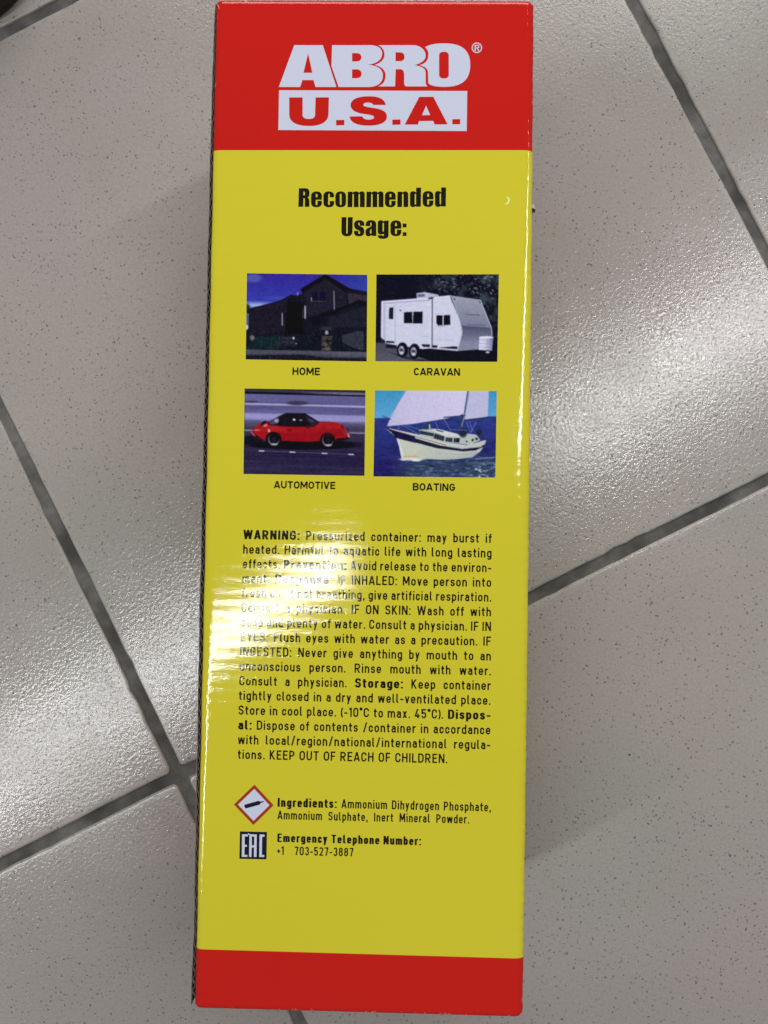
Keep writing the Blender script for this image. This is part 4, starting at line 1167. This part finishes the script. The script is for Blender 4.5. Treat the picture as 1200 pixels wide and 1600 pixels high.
def paint_boat():
    P = Paint((62, 58), (1150, 60), (48, 830), 4)
    t = np.clip((P.Y - 60) / 240, 0, 1)[..., None]
    P.c = np.array([62, 144, 190.]) * (1 - t) + np.array([92, 158, 206.]) * t
    hz = 308 - (P.X - 60) * .02
    sea = (P.Y > hz).astype(float)
    d = np.clip((P.Y - 308) / 500, 0, 1)[..., None]
    seac = np.array([44, 62, 130.]) * (1 - d) + np.array([38, 32, 90.]) * d
    P.put(sea, seac)
    w1 = P.noise(90, 22, 1, 3)
    P.put(sea * np.clip(w1 * 1.5, 0, 1), (66, 52, 140), .55)
    P.put(sea * np.clip(-w1 * 1.5, 0, 1), (26, 34, 84), .5)
    near = np.clip((P.Y - 600) / 100, 0, 1) * np.clip((P.X - 200) / 200, 0, 1)
    P.put(near, (54, 74, 98), .75)
    P.put(near * np.clip(P.noise(45, 14, 1, 3) * 2.2 - .1, 0, 1), (118, 144, 160), .6)
    P.put(near * np.clip(P.noise(60, 12, 1, 3) * 2.4 - .3, 0, 1), (24, 32, 52), .6)
    P.put(np.clip((P.X - 850) / 150, 0, 1) * np.clip((P.Y - 690) / 40, 0, 1) * np.clip(P.noise(36, 9, 1, 2) * 4 - .9, 0, 1), (225, 235, 235), .9)
    P.line([(960, 668), (1060, 655), (1150, 650)], 8, (150, 178, 196), .7)
    sail = (196, 190, 224)
    P.gpoly([(345, 50), (890, 50), (858, 268), (690, 310), (400, 358), (172, 380), (215, 270), (325, 90)], (190, 186, 220), (204, 196, 228), 'x', 200, 800)
    P.poly([(900, 50), (1078, 50), (1066, 290), (860, 318), (880, 220)], (184, 182, 216))
    P.line([(325, 60), (210, 300)], 5, (120, 150, 190), .8); P.line([(892, 50), (858, 268)], 9, (70, 76, 96)); P.line([(905, 70), (868, 240)], 6, (120, 122, 148), .8)
    for a, b in (((520, 60), (430, 350)), ((690, 60), (640, 312))): P.line([a, b], 3, (180, 176, 208), .5)
    P.poly([(145, 388), (190, 398), (440, 450), (700, 520), (880, 545), (1050, 497), (1045, 530), (1000, 600), (930, 650), (800, 668), (640, 675), (440, 662), (300, 668), (280, 560), (258, 485)], (186, 190, 186))
    P.gpoly([(258, 485), (480, 560), (760, 620), (1000, 600), (930, 650), (800, 668), (640, 675), (440, 662), (302, 668), (282, 560)], (192, 196, 182), (166, 174, 178), 'x', 400, 950)
    P.poly([(250, 470), (270, 480), (325, 640), (300, 668), (278, 560)], (208, 212, 214), .9)
    P.poly([(145, 388), (205, 402), (420, 470), (430, 528), (330, 505), (255, 485), (205, 430)], (32, 28, 62))
    P.poly([(400, 480), (640, 548), (840, 578), (1000, 560), (1048, 530), (1040, 552), (960, 590), (850, 600), (620, 574), (410, 520)], (34, 34, 54))
    P.line([(190, 402), (440, 468), (700, 535), (880, 548), (1050, 502)], 5, (210, 212, 216)); P.line([(205, 410), (470, 482), (700, 546)], 4, (88, 60, 70))
    P.poly([(305, 642), (425, 640), (470, 656), (330, 662)], (196, 170, 120), .9)
    P.poly([(455, 408), (560, 405), (780, 450), (850, 462), (890, 440), (970, 452), (1000, 500), (900, 542), (700, 520), (460, 455)], (176, 184, 178))
    P.poly([(560, 400), (640, 405), (800, 445), (830, 470), (700, 468), (600, 430)], (206, 208, 208))
    P.poly([(460, 415), (590, 440), (585, 470), (455, 446)], (40, 56, 66)); P.poly([(598, 440), (684, 468), (676, 510), (585, 484)], (32, 40, 58)); P.poly([(695, 476), (756, 482), (752, 518), (690, 512)], (44, 52, 70)); P.poly([(766, 482), (820, 482), (814, 522), (764, 520)], (30, 36, 50))
    for x0 in (615, 640, 660, 720, 788): P.line([(x0, 450), (x0 - 8, 510)], 4, (150, 160, 168), .7)
    P.ell(880, 512, 8, 8, (50, 56, 70)); P.ell(933, 498, 10, 13, (44, 50, 64)); P.ell(968, 488, 14, 11, (44, 50, 64))
    P.poly([(515, 350), (560, 340), (555, 405), (515, 408)], (42, 60, 84)); P.line([(550, 365), (552, 425)], 12, (176, 186, 188)); P.line([(615, 414), (668, 426)], 10, (60, 74, 84))
    P.line([(840, 282), (820, 430)], 26, (52, 60, 96)); P.line([(862, 280), (835, 380)], 6, (160, 170, 190)); P.line([(678, 298), (866, 282)], 9, (40, 44, 70)); P.line([(866, 320), (1072, 294)], 7, (34, 36, 60))
    P.ell(848, 440, 34, 36, (34, 44, 56), .95, .5); P.ell(990, 430, 26, 30, (36, 38, 54), .9, .6); P.line([(1000, 450), (1035, 495)], 18, (48, 52, 66), .8)
    for a, b in (((675, 310), (740, 420)), ((965, 330), (920, 430)), ((600, 335), (630, 398)), ((880, 340), (915, 430)), ((205, 315), (440, 440)), ((205, 340), (200, 395)), ((280, 350), (276, 410)), ((295, 350), (460, 410)), ((740, 408), (880, 412)), ((905, 330), (930, 420))):
        P.line([a, b], 4, (160, 170, 206), .75)
    P.line([(128, 288), (180, 306), (205, 318)], 7, (70, 84, 120))
    P.ell(400, 672, 110, 12, (220, 228, 228), .9, .6); P.ell(430, 684, 40, 7, (235, 240, 240), .9, .5); P.ell(320, 676, 30, 10, (200, 212, 222), .9, .5)
    P.speckle(np.ones_like(P.X), 6, 14)
    return P


picture('house_picture', paint_house(), (-38.43, 69.66), (-0.87, 69.50), (-0.65, 42.45), (-38.29, 42.67), 'dark dusk picture of a gabled house')
picture('caravan_picture', paint_caravan(), (1.95, 69.65), (39.91, 70.05), (39.74, 42.80), (2.05, 42.55), 'picture of a white caravan against dark trees')
picture('car_picture', paint_car(), (-38.45, 33.57), (-0.87, 33.43), (-0.76, 6.94), (-38.27, 6.98), 'picture of a red sports car on a road')
picture('boat_picture', paint_boat(), (2.08, 33.45), (39.68, 33.70), (39.58, 6.93), (2.02, 6.80), 'picture of a white sailing boat at sea')

# ------------------------------------------------------------------ dark shoe just inside the top left corner
def make_shoe_mat(name, col, rough):
    n = NT(name)
    obj = n.tc.outputs['Object']
    g = n.noise(obj, 500, 3.0, 0.6)
    n.color(n.mix(g, col, tuple(c * 1.8 for c in col)))
    n.p.inputs['Roughness'].default_value = rough
    n.t.links.new(n.bump(n.math('MULTIPLY', g, 0.0002)), n.p.inputs['Normal'])
    return n.mat


def toe_shell(name, levels, mat, parent):
    """rounded toe outline lofted through levels of (z, inset, length shift)"""
    V = []; F = []
    n = 48
    def outline(inset, sh):
        pts = []
        for i in range(n):
            a = 2 * math.pi * i / n
            cx, cy = math.cos(a), math.sin(a)
            rx = 44 - inset
            ry = (70 if cy < 0 else 170) - inset
            sx = abs(cx) ** 0.85 * (1 if cx > 0 else -1)
            pts.append((sx * rx * (1.0 if cy < 0 else 0.82 + 0.18 * (1 - cy)), cy * ry + sh))
        return pts
    for z, ins, sh in levels:
        V += [(x * MM, y * MM, z * MM) for x, y in outline(ins, sh)]
    for a in range(len(levels) - 1):
        for i in range(n):
            j = (i + 1) % n
            F.append((a * n + i, a * n + j, (a + 1) * n + j, (a + 1) * n + i))
    F.append(tuple(reversed(range(n)))); F.append(tuple((len(levels) - 1) * n + i for i in range(n)))
    return mesh_obj(name, V, F, mat, parent, smooth=True)


shoe = empty('shoe', (-0.209, 0.268, 0.0), label='dark maroon shoe toe at the top left corner of the floor', category='shoe')
shoe.rotation_euler = (0, 0, math.radians(38))
toe_shell('sole', [(0.3, 5, 0), (3, 1.5, 0), (10, 0, 0), (16, 0.5, 0), (20, 3, 0)], make_shoe_mat('black_rubber', (0.012, 0.010, 0.011), 0.7), shoe)
toe_shell('upper', [(20.5, 5, 0), (28, 4, 0), (38, 6, 4), (50, 12, 14), (60, 19, 28), (66, 26, 40)], make_shoe_mat('dark_leather', (0.035, 0.014, 0.014), 0.5), shoe)
